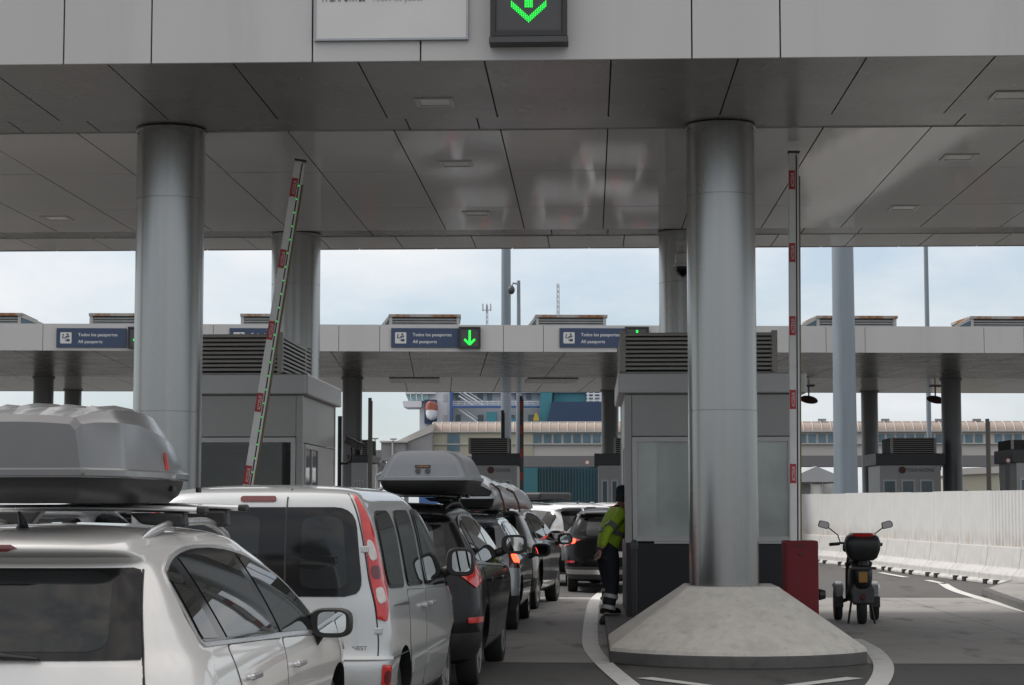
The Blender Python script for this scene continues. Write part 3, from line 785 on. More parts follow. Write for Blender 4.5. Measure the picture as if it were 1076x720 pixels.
# ------------------------------------------------------------------ far booths
def far_booth(x0, x1, Y, label, lx0=None, lx1=None, sign=True, top=476.5, ltop=460, wall=489):
    a = at(x0, 500, Y); b = at(x1, 500, Y); w = b.x - a.x
    t = thing('passport_booth', label, 'booth', (a.x, Y, 0), 0, 'passport booths under the far canopy')
    zt = at(x0, top, Y).z; zw = at(x0, wall, Y).z
    MB().box(.1, w - .1, .1, 3, 0, zw).build('wall', M['booth'], t)
    MB().box(-.05, w + .05, 0, 3.1, zw, zt).build('cornice', M['dark_grey'], t, bevel=.02)
    la_ = (at(lx0, 500, Y).x - a.x) if lx0 else .3; lb_ = (at(lx1, 500, Y).x - a.x) if lx1 else w - .3
    zl = at(x0, ltop, Y).z
    lv = MB(); n = 8
    for k in range(n):
        z = zt + (zl - zt) * k / n; lv.box(la_, lb_, .1, .2, z + .02, z + (zl - zt) / n * .6)
    lv.box(la_, la_ + .08, .08, .2, zt, zl); lv.box(lb_ - .08, lb_, .08, .2, zt, zl)
    l = lv.build('louvre_screen', M['louvre'], t)
    MB().box(la_ + .02, lb_ - .02, .22, 2.4, zt, zl).build('cooling_unit', M['louvre_back'], l)
    n = 3
    for k in range(n):
        xa = .2 + (w - .4) * k / n; xb = xa + (w - .4) / n * .75
        fr = MB().box(xa, xb, .06, .1, 1.0, 2.6).build('window', M['booth_frame'], t)
        MB().box(xa + .06, xb - .06, .045, .059, 1.06, 2.54).build('pane', M['ship_glass'], fr)
    if sign:
        zs = at(x0, 494, Y).z; xs_ = w * .38
        sb = MB().box(xs_ - .12, w - .3, .07, .1, zs - .22, zs + .2).build('name_board', M['booth'], t)
        MB().lathe([(.13, 0), (.13, .02), (.001, .021)], 20, Matrix.Translation((xs_, .07, zs)) @ Matrix.Rotation(radians(90), 4, 'X')).build('emblem', M['dull_red'], sb)
        text('POLICIA NACIONAL', .13, M['navy_sign'], sb, width=min(1.1, w - xs_ - .5), mtx=face_cam((xs_ + .17, .062, zs - .06)), bold=.01)
    return t
far_booth(497, 546, 72, 'small dark far booth with police board behind the white strapped roof load', 492, 535)
far_booth(922, 992, 72, 'dark far booth with police board behind the white fence and thick column', 937, 985)
far_booth(1066, 1130, 68, 'dark far booth cut off by the picture edge above the white fence', 1064, 1120, False, 472, 462, 486)
far_booth(626, 668, 72, 'far booth almost hidden behind the near booth and the officer', 645, 662, False)
far_booth(366, 388, 72, 'narrow far booth beside the column behind the security camera', 378, 388, False, 478, 462, 486)

# raised arms at the far booths (seen edge on)
def far_arm(px, ytop, ybot, Y, label, grp='raised gate arms at the far booths', w=.11, m='arm_side', marks=False):
    a = at(px, ytop, Y)
    t = thing('barrier_gate', label, 'gate', (a.x, Y, 0), 0, grp)
    MB().box(-.2, .2, -.05, .35, 0, 1.05).build('cabinet', M['red_box'], t, bevel=.02)
    ar = MB().box(-w / 2, w / 2, .05, .13, .9, a.z).build('arm', M['dark_grey'], t)
    MB().box(w / 2 + .002, w / 2 + .03, .06, .12, .95, a.z - .1).build('rubber_edge', M[m], ar)
    if marks:
        for k in range(5):
            MB().box(-w / 2 + .01, w / 2 - .01, .04, .049, a.z - .5 - k * .85, a.z - .2 - k * .85).build('label', M['arm_red'], ar)
far_arm(388.5, 418, 520, 64, 'thin raised dark gate arm standing against the pale sky beside the security camera')
far_arm(528, 431, 461, 74, 'thin raised dark gate arm above the louvre of the small far booth')
far_arm(1038, 440, 517, 62, 'thin raised dark gate arm above the white fence', 'raised gate arms at the far booths')
far_arm(547.6, 416, 520, 70, 'raised gate arm with red marks beside the pale lamp pole', marks=True)

# ------------------------------------------------------------------ masts, poles
def mast(px0, px1, py, Y, ztop, label, name='light_mast', taper=.8, m='mast', grp=None):
    a = at(px0, py, Y); b = at(px1, py, Y); r = (b.x - a.x) / 2
    t = thing(name, label, 'mast', ((a.x + b.x) / 2, Y, 0), 0, grp)
    MB().lathe([(r * 1.12, 0), (r, ztop * .3), (r * taper, ztop)], 24).build('pole', M[m], t, smooth=40)
    MB().lathe([(r * 1.9, 0), (r * 1.9, .05), (r * 1.2, .06)], 24).build('base_plate', M['steel'], t)
    hd = MB().lathe([(r * 2.4, ztop), (r * 2.8, ztop + .3), (r * 1.0, ztop + .5)], 16); hd.build('lamp_ring', M['steel'], t)
    return t
mast(875.5, 899, 400, 57.6, 24, 'thick blue-grey mast rising behind the white fence')
mast(526.5, 537, 430, 88, 26, 'tall grey mast seen above and below the far canopy')
mast(971, 976, 300, 92, 24, 'thin grey pole rising behind the far canopy beyond the thick mast')
pc = at(545, 295, 87)
t = thing('camera_pole', 'slim pole with a dome camera above the far canopy roof', 'pole', (pc.x, 87, 0))
MB().lathe([(.16, 0), (.13, 4), (.075, pc.z)], 14).build('pole', M['mast'], t, smooth=40)
MB().tube([(0, 0, pc.z - .15), (-.25, 0, pc.z - .1), (-.32, 0, pc.z - .25)], .05, 8).build('arm', M['steel'], t)
MB().ball((-.33, 0, pc.z - .42), .16, .16, .2).build('camera_dome', M['dark_grey'], t, smooth=60)
def lattice(px, y0, y1, Y, w, label):
    a = at(px, y0, Y); t = thing('lattice_mast', label, 'mast', (a.x, Y, 0))
    m_ = MB(); n = 40; zb = 4
    for i in range(3):
        an = 2 * pi * i / 3; m_.tube([(w * cos(an), w * sin(an), 0), (w * .5 * cos(an), w * .5 * sin(an), a.z)], w * .16, 5)
    for k in range(n):
        z = zb + (a.z - zb) * k / n; s_ = w * (1 - .5 * z / a.z); z2 = z + (a.z - zb) / n
        for i in range(3):
            b0 = 2 * pi * i / 3; b1 = 2 * pi * (i + 1) / 3
            m_.tube([(s_ * cos(b0), s_ * sin(b0), z), (s_ * cos(b1), s_ * sin(b1), z2)], w * .1, 4)
    m_.build('lattice', M['steel'], t)
    return t, a
t, a = lattice(586, 298, 332, 370, .5, 'slender lattice mast above the far roof unit')
t, a = lattice(511.5, 321, 342, 370, .4, 'short lattice mast with small antennas beside the tall grey mast')
an = MB()
for s_ in (-1, 0, 1): an.tube([(s_ * .75, 0, a.z - 1.1), (s_ * .75, 0, a.z + .3)], .14, 6)
an.tube([(-.75, 0, a.z - .9), (.75, 0, a.z - .9)], .1, 6); an.build('antenna', M['steel'], t)
# oval maroon discs hanging under the far canopy
for (px, py, l) in ((850, 420, 'dark maroon oval mirror hanging beside the upright gate arm'), (983, 420, 'dark maroon oval mirror hanging beside the far column')):
    q = loc2(px, py, 17); wp = M2 @ q
    t = thing('safety_mirror', l, 'mirror', wp, 0, 'oval mirrors under the far canopy')
    mt = Matrix.Rotation(radians(7), 4, 'Y') @ Matrix.Rotation(radians(27), 4, 'X')
    MB().lathe([(.001, .1), (.2, .085), (.33, .03), (.36, 0), (.36, -.02), (.001, -.03)], 28, mt).build('mirror_disc', M['maroon'], t, smooth=50)
    MB().tube([(0, .03, .03), (0, .03, Z2 - q.z + .01)], .03, 8).build('hanger', M['dark_grey'], t)
    MB().box(-.22, .22, -.1, .16, Z2 - q.z - .035, Z2 - q.z + .005).build('mounting_plate', M['dark_grey'], t)

# ------------------------------------------------------------------ curved road barrier + white fence
bp = [gnd(*p) for p in ((700, 582.5), (760, 584), (812, 587), (845, 590.5), (880, 594), (920, 598.5), (960, 604), (1000, 609), (1040, 614), (1076, 618.5), (1120, 625), (1170, 634), (1230, 646))]
bp = smooth_pts(bp, 10)
cum = [0.]
for i in range(1, len(bp)): cum.append(cum[-1] + math.hypot(bp[i][0] - bp[i - 1][0], bp[i][1] - bp[i - 1][1]))
def along(s):
    s = max(0, min(cum[-1] - 1e-4, s))
    i = max(k for k in range(len(cum)) if cum[k] <= s); i = min(i, len(bp) - 2)
    t = (s - cum[i]) / (cum[i + 1] - cum[i]); a = Vector(bp[i]); b = Vector(bp[i + 1]); d = (b - a).normalized()
    p = a + (b - a) * t
    nrm = Vector((d.y, -d.x))          # away from the lane (to the far side)
    if nrm.dot(p - Vector((0, p.y - 20))) < 0: nrm = -nrm
    return p, nrm
prof = [(-.02, 0), (-.02, .06), (.05, .10), (.05, .22), (.2, .36), (.27, .8), (.43, .8), (.5, .36), (.65, .22), (.65, 0)]
seg = 2.1; nseg = int(cum[-1] / seg)
for i in range(nseg):
    s0 = i * seg + .01; s1 = (i + 1) * seg - .01
    rings = []; pm, _ = along((s0 + s1) / 2)
    t = thing('concrete_barrier', 'white concrete road barrier segment below the curved white fence', 'barrier', (pm.x, pm.y, 0), 0, 'concrete segments of the curved barrier')
    for k in range(5):
        p, nn = along(s0 + (s1 - s0) * k / 4)
        rings.append([Vector((p.x + nn.x * (u + .02), p.y + nn.y * (u + .02), z)) for (u, z) in prof])
    MB().loft(rings).build('concrete_block', M['barrier'], t, world=True, bevel=.012, seg=1)
    for fr in (.3, .62):
        p, nn = along(s0 + (s1 - s0) * fr); d = Vector((-nn.y, nn.x))
        mtx = Matrix(((d.x, nn.x, 0, p.x), (d.y, nn.y, 0, p.y), (0, 0, 1, 0), (0, 0, 0, 1)))
        MB().box(-.09, .09, -.035, .05, .0, .105, mtx).build('drain_slot', M['black'], t, world=True)
    # sheet fence standing on it
    f = thing('sheet_fence', 'white corrugated fence sheet standing on the curved concrete barrier', 'fence', (pm.x, pm.y, .8), 0, 'white sheets of the curved fence')
    rows = []; n = 60; rib = .1 if pm.y > 47 else (.3 if pm.y > 43 else .75)
    for k in range(n + 1):
        p, nn = along(s0 - .005 + (s1 - s0 + .01) * k / n)
        ph = (k % 6) ; w = (.0, .0, .028, .028, .028, .0)[ph] * rib
        rows.append((p + nn * (.36 - w)))
    zt = 2.0 + random.uniform(-.012, .012)
    vs = [Vector((q.x, q.y, .802)) for q in rows] + [Vector((q.x, q.y, zt)) for q in rows]
    back = [Vector((q.x, q.y, .802)) + Vector((along(0)[1].x, along(0)[1].y, 0)) * .012 for q in rows] + [Vector((q.x, q.y, zt)) + Vector((along(0)[1].x, along(0)[1].y, 0)) * .012 for q in rows]
    N = n + 1
    fs = [[k, k + 1, N + k + 1, N + k] for k in range(n)] + [[2 * N + k, 3 * N + k, 3 * N + k + 1, 2 * N + k + 1] for k in range(n)]
    fs += [[N + k, N + k + 1, 3 * N + k + 1, 3 * N + k] for k in range(n)] + [[0, N, 3 * N, 2 * N], [n, 2 * N + n, 3 * N + n, N + n]]
    m_ = MB(); m_.add(vs + back, fs); m_.build('sheet', M['fence_white'], f, world=True, recalc=True)
    if i % 1 == 0:
        p, nn = along(s1); MB().tube([(p.x + nn.x * .42, p.y + nn.y * .42, .8), (p.x + nn.x * .42, p.y + nn.y * .42, zt - .02)], .025, 8).build('post', M['steel'], f, world=True)
# ------------------------------------------------------------------ distant port buildings
def pbox(m, x0, x1, y0, y1, Y, dep):
    a = at(x0, y0, Y); b = at(x1, y1, Y)
    m.box(a.x, b.x, Y, Y + dep, min(a.z, b.z), max(a.z, b.z)); return m
def pquad(m, pts, Y, dep):
    ps = [at(x, y, Y) for (x, y) in pts]; n = len(ps)
    vs = ps + [p + Vector((0, dep, 0)) for p in ps]
    m.add(vs, [list(range(n)), [n + i for i in range(n)][::-1]] + [[i, (i + 1) % n, n + (i + 1) % n, n + i] for i in range(n)])
G = 240
p = at(760, 530, G)
gal = thing('passenger_gallery', 'long raised passenger gallery with pink barrel roof crossing behind the canopies', 'walkway', (p.x, G, 0))
xa = at(454, 450, G).x; xb = at(1180, 450, G).x
zt, zr = at(700, 443.5, G).z, at(700, 454, G).z
R = zt - zr
def arc(x, rr, n=10): return [Vector((x, G + 2.2 - 2.2 * cos(pi * k / n), zr + rr * sin(pi * k / n))) for k in range(n + 1)]
m_ = MB(); m_.loft([arc(xa, R), arc(xb, R)], cap=True); rf = m_.build('roof', M['gallery_roof'], gal, world=True, smooth=50)
m_ = MB(); x = xa
while x < xb:
    m_.tube(arc(x, R + .06), .07, 6); x += 9.5 * G / F
m_.tube([(xa, G + 2.2, zt + .05), (xb, G + 2.2, zt + .05)], .12, 6)
m_.build('rib', M['gallery_wall'], rf, world=True)
w0 = at(700, 456, G).z; w1 = at(700, 466, G).z; bt = at(700, 479, G).z; bb = at(700, 490.5, G).z
m_ = MB(); m_.box(xa, xb, G + .3, G + 4.2, bt, zr - .02); m_.build('wall', M['gallery_wall'], gal, world=True)
m_ = MB(); m_.box(xa, xb, G - .3, G + 4.4, zr - .02, zr + .12); m_.box(xa, xb, G - .15, G + 4.4, w1 - .12, w1); m_.build('cornice', M['unit_white'], gal, world=True)
m_ = MB(); m_.box(xa - .5, xb, G - .2, G + 4.6, bb, bt); m_.build('support_beam', M['gallery_beam'], gal, world=True)
m_ = MB(); m_.box(xa - .2, at(560, 450, G).x, G + .05, G + .29, bt, zr - .03); m_.build('cream_wall', M['cream'], gal, world=True)
m_ = MB(); pbox(m_, 470, 483, 456, 474, G - .02, .05); m_.build('window', M['blue_glass'], gal, world=True)
k = 0; px = 560.
while px < 1085:
    if not (632 < px < 838) and k % 1 == 0 and k % 13 != 7:
        m_ = MB(); pbox(m_, px + 1.1, px + 9.2, 456.3, 465.6, G + .22, .06); wn = m_.build('window', M['blue_glass'], gal, world=True)
    px += 10.3; k += 1
px = 640
m_ = MB()
for px in range(620, 1180, 90): pbox(m_, px, px + 10, 490, 536, G + 1.5, 1.2)
m_.build('support_pier', M['gallery_beam'], gal, world=True)
m_ = MB()
for px in (866, 933, 990, 1030): q = at(px, 441.5, G); m_.box(q.x - .5, q.x + .5, G + 2, G + 2.4, q.z, q.z + .25); m_.box(q.x - .1, q.x + .1, G + 2, G + 2.2, zt, q.z)
m_.build('roof_vent', M['grey_steel'], rf, world=True)
# round no-entry sign hanging on the beam
for (px, py, l) in ((617, 486, 'small round red-rimmed road sign on the gallery beam above the teal wall'), (1059, 484, 'small round red-rimmed road sign near the picture edge')):
    YY = 236 if px < 900 else 66
    q = at(px, py, YY); rr = 2.6 * YY / F
    t = thing('road_sign', l, 'road sign', q, 0, 'small round road signs')
    MB().lathe([(rr, 0), (rr, .05), (.001, .051)], 20, Matrix.Rotation(radians(90), 4, 'X')).build('rim', M['arm_red'], t)
    MB().lathe([(rr * .72, .052), (rr * .72, .07), (.001, .071)], 20, Matrix.Rotation(radians(90), 4, 'X')).build('sign_face', M['sign_white'], t)
    hz = (bb - q.z + .2) if px < 900 else -q.z
    MB().box(-.06, .06, .02, .1, min(0, hz), max(0, hz)).build('bracket', M['dark_grey'], t)
# sloping enclosed gangway at the gallery's end
t = thing('enclosed_gangway', 'grey ribbed covered gangway sloping down from the end of the gallery', 'gangway', (at(430, 530, 238).x, 238, 0))
m_ = MB(); pquad(m_, [(454, 452), (454, 474), (426, 480), (426, 464)], 238, 4); m_.build('side_wall', M['grey_steel'], t, world=True)
m_ = MB(); pquad(m_, [(456, 445), (454, 454), (424, 466), (416, 464)], 237.8, 4.6); m_.build('roof', M['gallery_wall'], t, world=True)
m_ = MB(); pbox(m_, 400.5, 426, 465, 484, 237, 5); m_.build('landing_cabin', M['grey_steel'], t, world=True)
m_ = MB(); pbox(m_, 399, 428, 463.3, 465, 236.6, 6); pbox(m_, 411.5, 413, 464, 500, 236.6, .4); m_.build('cabin_trim', M['gallery_wall'], t, world=True)
m_ = MB(); 
for (a, b) in (((396, 484), (428, 500)), ((428, 484), (396, 500)), ((396, 500), (428, 516)), ((428, 500), (396, 516)), ((396, 516), (428, 530)), ((428, 516), (396, 530))):
    p0 = at(*a, 238); p1 = at(*b, 238); m_.tube([p0, p1], .25, 6)
for px in (397, 412, 427): m_.tube([at(px, 484, 238.5), at(px, 531, 238.5)], .3, 6)
m_.build('scissor_legs', M['grey_steel'], t, world=True)
m_ = MB(); pbox(m_, 388, 402, 482, 499, 240, 4); pbox(m_, 392, 401, 473, 483, 240, 4); m_.build('lower_ramp', M['grey_steel'], t, world=True)
for (px, py, l) in ((394, 461, 'distant lamp post beside the gangway, thinner one'), (413.5, 461.5, 'distant lamp post rising behind the gangway cabin')):
    a = at(px, py, 300); s = thing('lamp_post', l, 'lamp post', (a.x, 300, 0), 0, 'distant lamp posts')
    MB().tube([(0, 0, 0), (0, 0, a.z)], .12, 6).build('pole', M['gallery_wall'], s); MB().box(-.5, .5, -.2, .2, a.z - .1, a.z + .1).build('lamp_head', M['grey_steel'], s)
# teal tarpaulin / container wall below the gallery
t = thing('teal_container_wall', 'teal corrugated container wall below the gallery behind the queue', 'container', (at(590, 530, 228).x, 228, 0))
m_ = MB(); pbox(m_, 549, 565, 491.5, 531, 228, 6); m_.build('end_panel', M['teal_sheet'], t, world=True)
m_ = MB(); pbox(m_, 565.2, 632, 491.5, 531, 228.4, 6)
px = 566.
while px < 631: pbox(m_, px, px + 1.3, 492, 530.5, 228.2, .19); px += 3.2
m_.build('corrugated_side', M['teal_dark'], t, world=True)
m_ = MB(); pbox(m_, 632.2, 636, 489, 531, 227.8, 1.5); m_.build('edge_post', M['gallery_beam'], t, world=True)
# ferry
Sx = 330
ship = thing('ferry', 'white and blue ferry with orange lifeboat moored behind the gallery', 'ship', (at(560, 530, Sx).x, Sx, 0))
m_ = MB(); pbox(m_, 456, 640, 330 + 66, 470, Sx + 2, 24); m_.build('superstructure', M['ship_shade'], ship, world=True)
m_ = MB(); pbox(m_, 441, 474, 396, 460, Sx, 10); m_.build('forward_wall', M['ship_white'], ship, world=True)
m_ = MB(); pquad(m_, [(423, 421.5), (424, 428), (443, 428), (443, 421.5)], Sx - 1, 8); pbox(m_, 426, 458, 396, 414, Sx - 1, 8); m_.build('bridge_wing', M['ship_white'], ship, world=True)
m_ = MB(); pquad(m_, [(426, 413), (429, 421.4), (450, 421.4), (450, 413)], Sx - .6, 7); m_.build('bridge_window', M['ship_teal_glass'], ship, world=True)
m_ = MB()
for px in (431.5, 437.5, 443.5): pquad(m_, [(px - 1, 413), (px, 421.4), (px + 1, 421.4), (px, 413)], Sx - 1, .3)
m_.build('window_mullion', M['ship_white'], ship, world=True)
m_ = MB(); pbox(m_, 446, 458.5, 420, 445, Sx - 1.5, 1.4); m_.build('boat_recess', M['ship_navy'], ship, world=True)
c = at(453.5, 432, Sx - 3)
lb_ = MB().loft([[c + Vector((w_ * cos(a), 2.4 * sin(a), z_)) for a in [2 * pi * j / 20 for j in range(20)]] for (w_, z_) in ((.3, -1.5), (.75, -1.2), (.95, -.6), (.98, .1))]).build('lifeboat', M['ship_white'], ship, world=True, smooth=60)
MB().loft([[c + Vector((w_ * cos(a), 2.4 * sin(a), z_)) for a in [2 * pi * j / 20 for j in range(20)]] for (w_, z_) in ((1.06, .1), (1.04, .8), (.92, 1.25), (.6, 1.5), (.1, 1.56))]).build('canopy', M['orange'], lb_, world=True, smooth=60)
m_ = MB(); pbox(m_, 472.6, 475.4, 396, 446, Sx - 1, 1.5); pbox(m_, 475.4, 567, 426.3, 428.3, Sx - 1, 1.5); m_.build('blue_trim', M['ship_blue'], ship, world=True)
m_ = MB(); pbox(m_, 475.6, 640, 396, 412.4, Sx + .4, 1.5); m_.build('upper_deck', M['ship_white'], ship, world=True)
for (a, b, y0, y1) in ((479, 484, 413.6, 420.5), (502, 507.5, 413.6, 420.5), (512, 517, 413.6, 420.5), (479, 484, 436, 443), (502, 508, 436, 443), (537, 541, 436, 443), (555, 561, 436, 443), (541, 545, 413.6, 420), (553, 558, 413.6, 420)):
    m_ = MB(); pbox(m_, a, b, y0, y1, Sx + 1.85, .2); m_.build('window', M['ship_glass'], ship, world=True)
for (a, b, y0, y1) in ((466, 470, 414, 422), (466, 470, 436, 443)):
    m_ = MB(); pbox(m_, a, b, y0, y1, Sx - .1, .2); m_.build('side_window', M['ship_shade'], ship, world=True)
m_ = MB()
for (a, b) in (((486, 412), (508, 426)), ((480, 428.5), (502, 444)), ((482, 416), (500, 428))):
    p0 = at(*a, Sx - .5); p1 = at(*b, Sx - .5); m_.tube([p0, p1], .14, 6); m_.tube([p0 + Vector((0, 0, .6)), p1 + Vector((0, 0, .6))], .06, 5)
m_.build('stair', M['ship_white'], ship, world=True)
m_ = MB(); px = 476
for yy in (422, 424, 426): m_.tube([at(476, yy, Sx - .6), at(566, yy, Sx - .6)], .05, 4)
for px in range(476, 567, 6): m_.tube([at(px, 421.5, Sx - .6), at(px, 426.5, Sx - .6)], .05, 4)
m_.build('railing', M['ship_white'], ship, world=True)
for q_ in ((511, 522, 433, 446), (535, 547, 440, 446)): pbox(MB(), *q_, Sx - 2, 1.5).build('deck_machine', M['ship_teal'], ship, world=True)
m_ = MB(); pquad(m_, [(569, 396), (566, 446), (577, 446), (582, 396)], Sx - 2, 3); m_.build('teal_fin', M['ship_teal'], ship, world=True)
m_ = MB(); pbox(m_, 582, 616, 396, 422.2, Sx + 1, 6); m_.build('funnel', M['ship_teal'], ship, world=True)
m_ = MB(); pquad(m_, [(580, 422.2), (574, 446), (650, 446), (650, 422.2)], Sx - 3, 6); m_.build('navy_housing', M['ship_navy'], ship, world=True)
m_ = MB(); pquad(m_, [(561.5, 436), (560, 442), (567, 442), (565, 436), (563.5, 433)], Sx - 3, 1); m_.build('winch_cover', M['yellow'], ship, world=True)
m_ = MB(); a = at(441, 470, Sx); b = at(660, 530, Sx); m_.box(a.x, b.x, Sx - 1, Sx + 26, .05, a.z + 1); m_.build('hull', M['ship_blue'], ship, world=True)
m_ = MB()
for px in (618, 624, 631): m_.tube([at(px, 396, Sx), at(px, 423, Sx)], .2, 6)
for yy in (414, 417.5, 421): m_.tube([at(616, yy, Sx), at(640, yy, Sx)], .14, 5)
m_.build('deck_frame', M['ship_white'], ship, world=True)
# tent hall + long wall behind the fence
Y = 190; t = thing('tent_hall', 'grey gabled tent hall behind the blue-grey mast', 'tent', (at(858, 530, Y).x, Y, 0))
m_ = MB(); pquad(m_, [(826, 504.5), (858, 490), (893, 504.5), (893, 506.5), (826, 506.5)], Y, 22); m_.build('roof', M['tent'], t, world=True)
m_ = MB(); 
for px in (828, 840, 852, 864, 877, 890): pbox(m_, px, px + .9, 506, 530.5, Y + .2, .4)
m_.build('post', M['gallery_wall'], t, world=True)
for (a, b) in ((829.2, 839.6), (853, 863.6), (878.2, 889.6)):
    m_ = MB(); pbox(m_, a, b, 509, 530.5, Y + .5, .3); m_.build('side_sheet', M['sign_white'], t, world=True)
m_ = MB(); pbox(m_, 828, 892, 506.6, 530.5, Y + 21, .3); m_.build('rear_sheet', M['unit_white'], t, world=True)
t = thing('terminal_shed', 'cream flat-walled shed behind the fence between the far column and far arm', 'shed', (at(1030, 530, 150).x, 150, 0))
m_ = MB(); pquad(m_, [(1006, 499), (1050, 497), (1050, 531), (1006, 531)], 150, 10); m_.build('wall', M['cream'], t, world=True)
m_ = MB(); pquad(m_, [(1004, 499), (1006, 492.5), (1052, 490), (1052, 497.2)], 149.7, 11); m_.build('roof', M['gallery_wall'], t, world=True)
# ------------------------------------------------------------------ cars
class Hull:
    def __init__(s, rows, p=2.7, pf=2.4, tc=0., ty=2.6):
        s.tc = tc; s.ty = ty
        s.p = p; s.pf = pf; n = len(rows); s.n = n
        idx = list(range(n)); s.fn = [pchip(idx, [r[k] for r in rows]) for k in range(6)]
        s.K = 600
        tabs = []
        for f in s.fn:
            a = [f((n - 1) * i / s.K) for i in range(s.K + 1)]
            R_ = int(.42 * s.K / (n - 1))
            for _ in range(3):
                cs = [0.]
                for v in a: cs.append(cs[-1] + v)
                a = [(cs[min(i, R_, s.K - i) + i + 1] - cs[i - min(i, R_, s.K - i)]) / (2 * min(i, R_, s.K - i) + 1) for i in range(s.K + 1)]
            tabs.append(a)
        def mk(a):
            def g(q):
                t = max(0., min(1., q / (n - 1))) * s.K; i = min(s.K - 1, int(t)); t -= i
                return a[i] + (a[i + 1] - a[i]) * t
            return g
        s.fn = [mk(a) for a in tabs]
        s.tab = tabs[0]
    def row(s, q): return [f(q) for f in s.fn]
    def z2s(s, z):
        lo, hi = 0, s.K
        if z <= s.tab[0]: return 0.
        if z >= s.tab[-1]: return s.n - 1.
        while hi - lo > 1:
            m = (lo + hi) // 2
            if s.tab[m] <= z: lo = m
            else: hi = m
        t = (z - s.tab[lo]) / max(1e-9, s.tab[hi] - s.tab[lo])
        return (lo + t) * (s.n - 1) / s.K
    def T(s, u, p):
        u = max(0., min(1., u)); return (1 - (1 - u) ** p) ** (1 / p)
    def tap(s, y, z): return 1 - s.tc * max(0., min(1., (z - .8) / .4)) * (max(0., s.ty - y) / s.ty) ** 1.5
    def side(s, y, z):
        _, w, yr, yf, rr, rf = s.row(s.z2s(z))
        return s.tap(y, z) * w * s.T((y - yr) / rr, s.p) * s.T((yf - y) / rf, s.pf)
    def rear(s, x, z):
        _, w, yr, yf, rr, rf = s.row(s.z2s(z))
        y = yr
        for _ in range(4):
            q = min(.9999, abs(x) / (w * s.tap(y, z)))
            y = yr + rr * (1 - (1 - q ** s.p) ** (1 / s.p))
        return y
    def arc(s, th, z):
        _, w, yr, yf, rr, rf = s.row(s.z2s(z)); a = abs(th); sg = 1 if th >= 0 else -1
        if a <= pi / 2:
            y = yr + rr * (1 - max(0, cos(a)) ** (2 / s.p)); return Vector((sg * w * s.tap(y, z) * sin(a) ** (2 / s.p), y, z))
        y = yr + rr + (a - pi / 2)
        return Vector((sg * s.tap(y, z) * w * s.T((yf - y) / rf, s.pf), y, z))
    def roofz(s, x, y):
        lo, hi = s.fn[0](0), s.tab[-1] - 1e-4
        lo = 1.1 * hi / 1.64 if hi > 1.2 else lo
        for _ in range(40):
            m = (lo + hi) / 2
            if s.side(y, m) > abs(x): lo = m
            else: hi = m
        return lo
    def rings(s, per=4):
        out = []
        N = (s.n - 1) * per
        for i in range(N + 1):
            z, w, yr, yf, rr, rf = s.row((s.n - 1) * i / N); rg = []
            nr, nf, ns = 14, 12, 14
            y0, y1 = yr + rr, yf - rf
            for k in range(-nr, nr + 1):
                th = (pi / 2) * k / nr; a = abs(th); sg = 1 if k >= 0 else -1
                rg.append(Vector((sg * w * sin(a) ** (2 / s.p), yr + rr * (1 - max(0, cos(a)) ** (2 / s.p)), z)))
            for k in range(1, ns): rg.append(Vector((w, y0 + (y1 - y0) * k / ns, z)))
            for k in range(-nf, nf + 1):
                th = -(pi / 2) * k / nf; a = abs(th); sg = 1 if th >= 0 else -1
                rg.append(Vector((sg * w * sin(a) ** (2 / s.pf), yf - rf * (1 - max(0, cos(a)) ** (2 / s.pf)), z)))
            for k in range(1, ns): rg.append(Vector((-w, y1 + (y0 - y1) * k / ns, z)))
            for v in rg: v.x *= s.tap(v.y, z)
            out.append(rg)
        return out

def wheel(par, x, y, r, sgn, w=.2, spokes=5, nm='wheel'):
    mt = Matrix.Translation((x, y, r)) @ Matrix.Rotation(radians(90) * sgn, 4, 'Y')
    t = MB(); rr = r * .66
    t.lathe([(rr, -w), (r * .95, -w), (r, -w + .03), (r, -.03), (r * .96, -.006), (r * .86, 0), (rr, -.012), (rr, -w)], 40, mt)
    ty = t.build(nm, M['rubber'], par, smooth=40)
    b = MB(); b.lathe([(.001, -.07), (rr * .93, -.07), (rr * .93, -.02), (rr + .002, -.008), (rr + .002, -.02)], 40, mt)
    b.build('rim_barrel', M['dark_grey'], ty, smooth=40)
    s = MB(); s.lathe([(.001, -.012), (.06, -.014), (.075, -.03), (.075, -.06)], 20, mt)
    for k in range(spokes):
        a = 2 * pi * k / spokes
        s.add([mt @ Matrix.Rotation(a, 4, 'Z') @ Vector(v) for v in ((.05, -.04, -.02), (.05, .04, -.02), (rr, .055, -.012), (rr, -.055, -.012), (.05, -.04, -.055), (.05, .04, -.055), (rr, .055, -.05), (rr, -.055, -.05))], [[0, 1, 2, 3], [7, 6, 5, 4], [0, 3, 7, 4], [1, 5, 6, 2], [0, 4, 5, 1], [3, 2, 6, 7]])
    s.lathe([(rr * .93, -.02), (rr + .006, -.006), (rr + .006, -.03)], 40, mt)
    s.build('rim', M['rim'], ty, smooth=30)
    return ty

def scale_rows(rows, L, w, Hh, rear=None):
    L0 = max(r[3] for r in rows); w0 = max(r[1] for r in rows); H0 = rows[-1][0]
    out = [[r[0] * Hh / H0, r[1] * w / w0, r[2] * L / L0, r[3] * L / L0, r[4] * L / L0, r[5] * L / L0] for r in rows]
    return out
def scp(poly, fy, fz): return [(p[0] * fy, p[1] * fz) for p in poly]

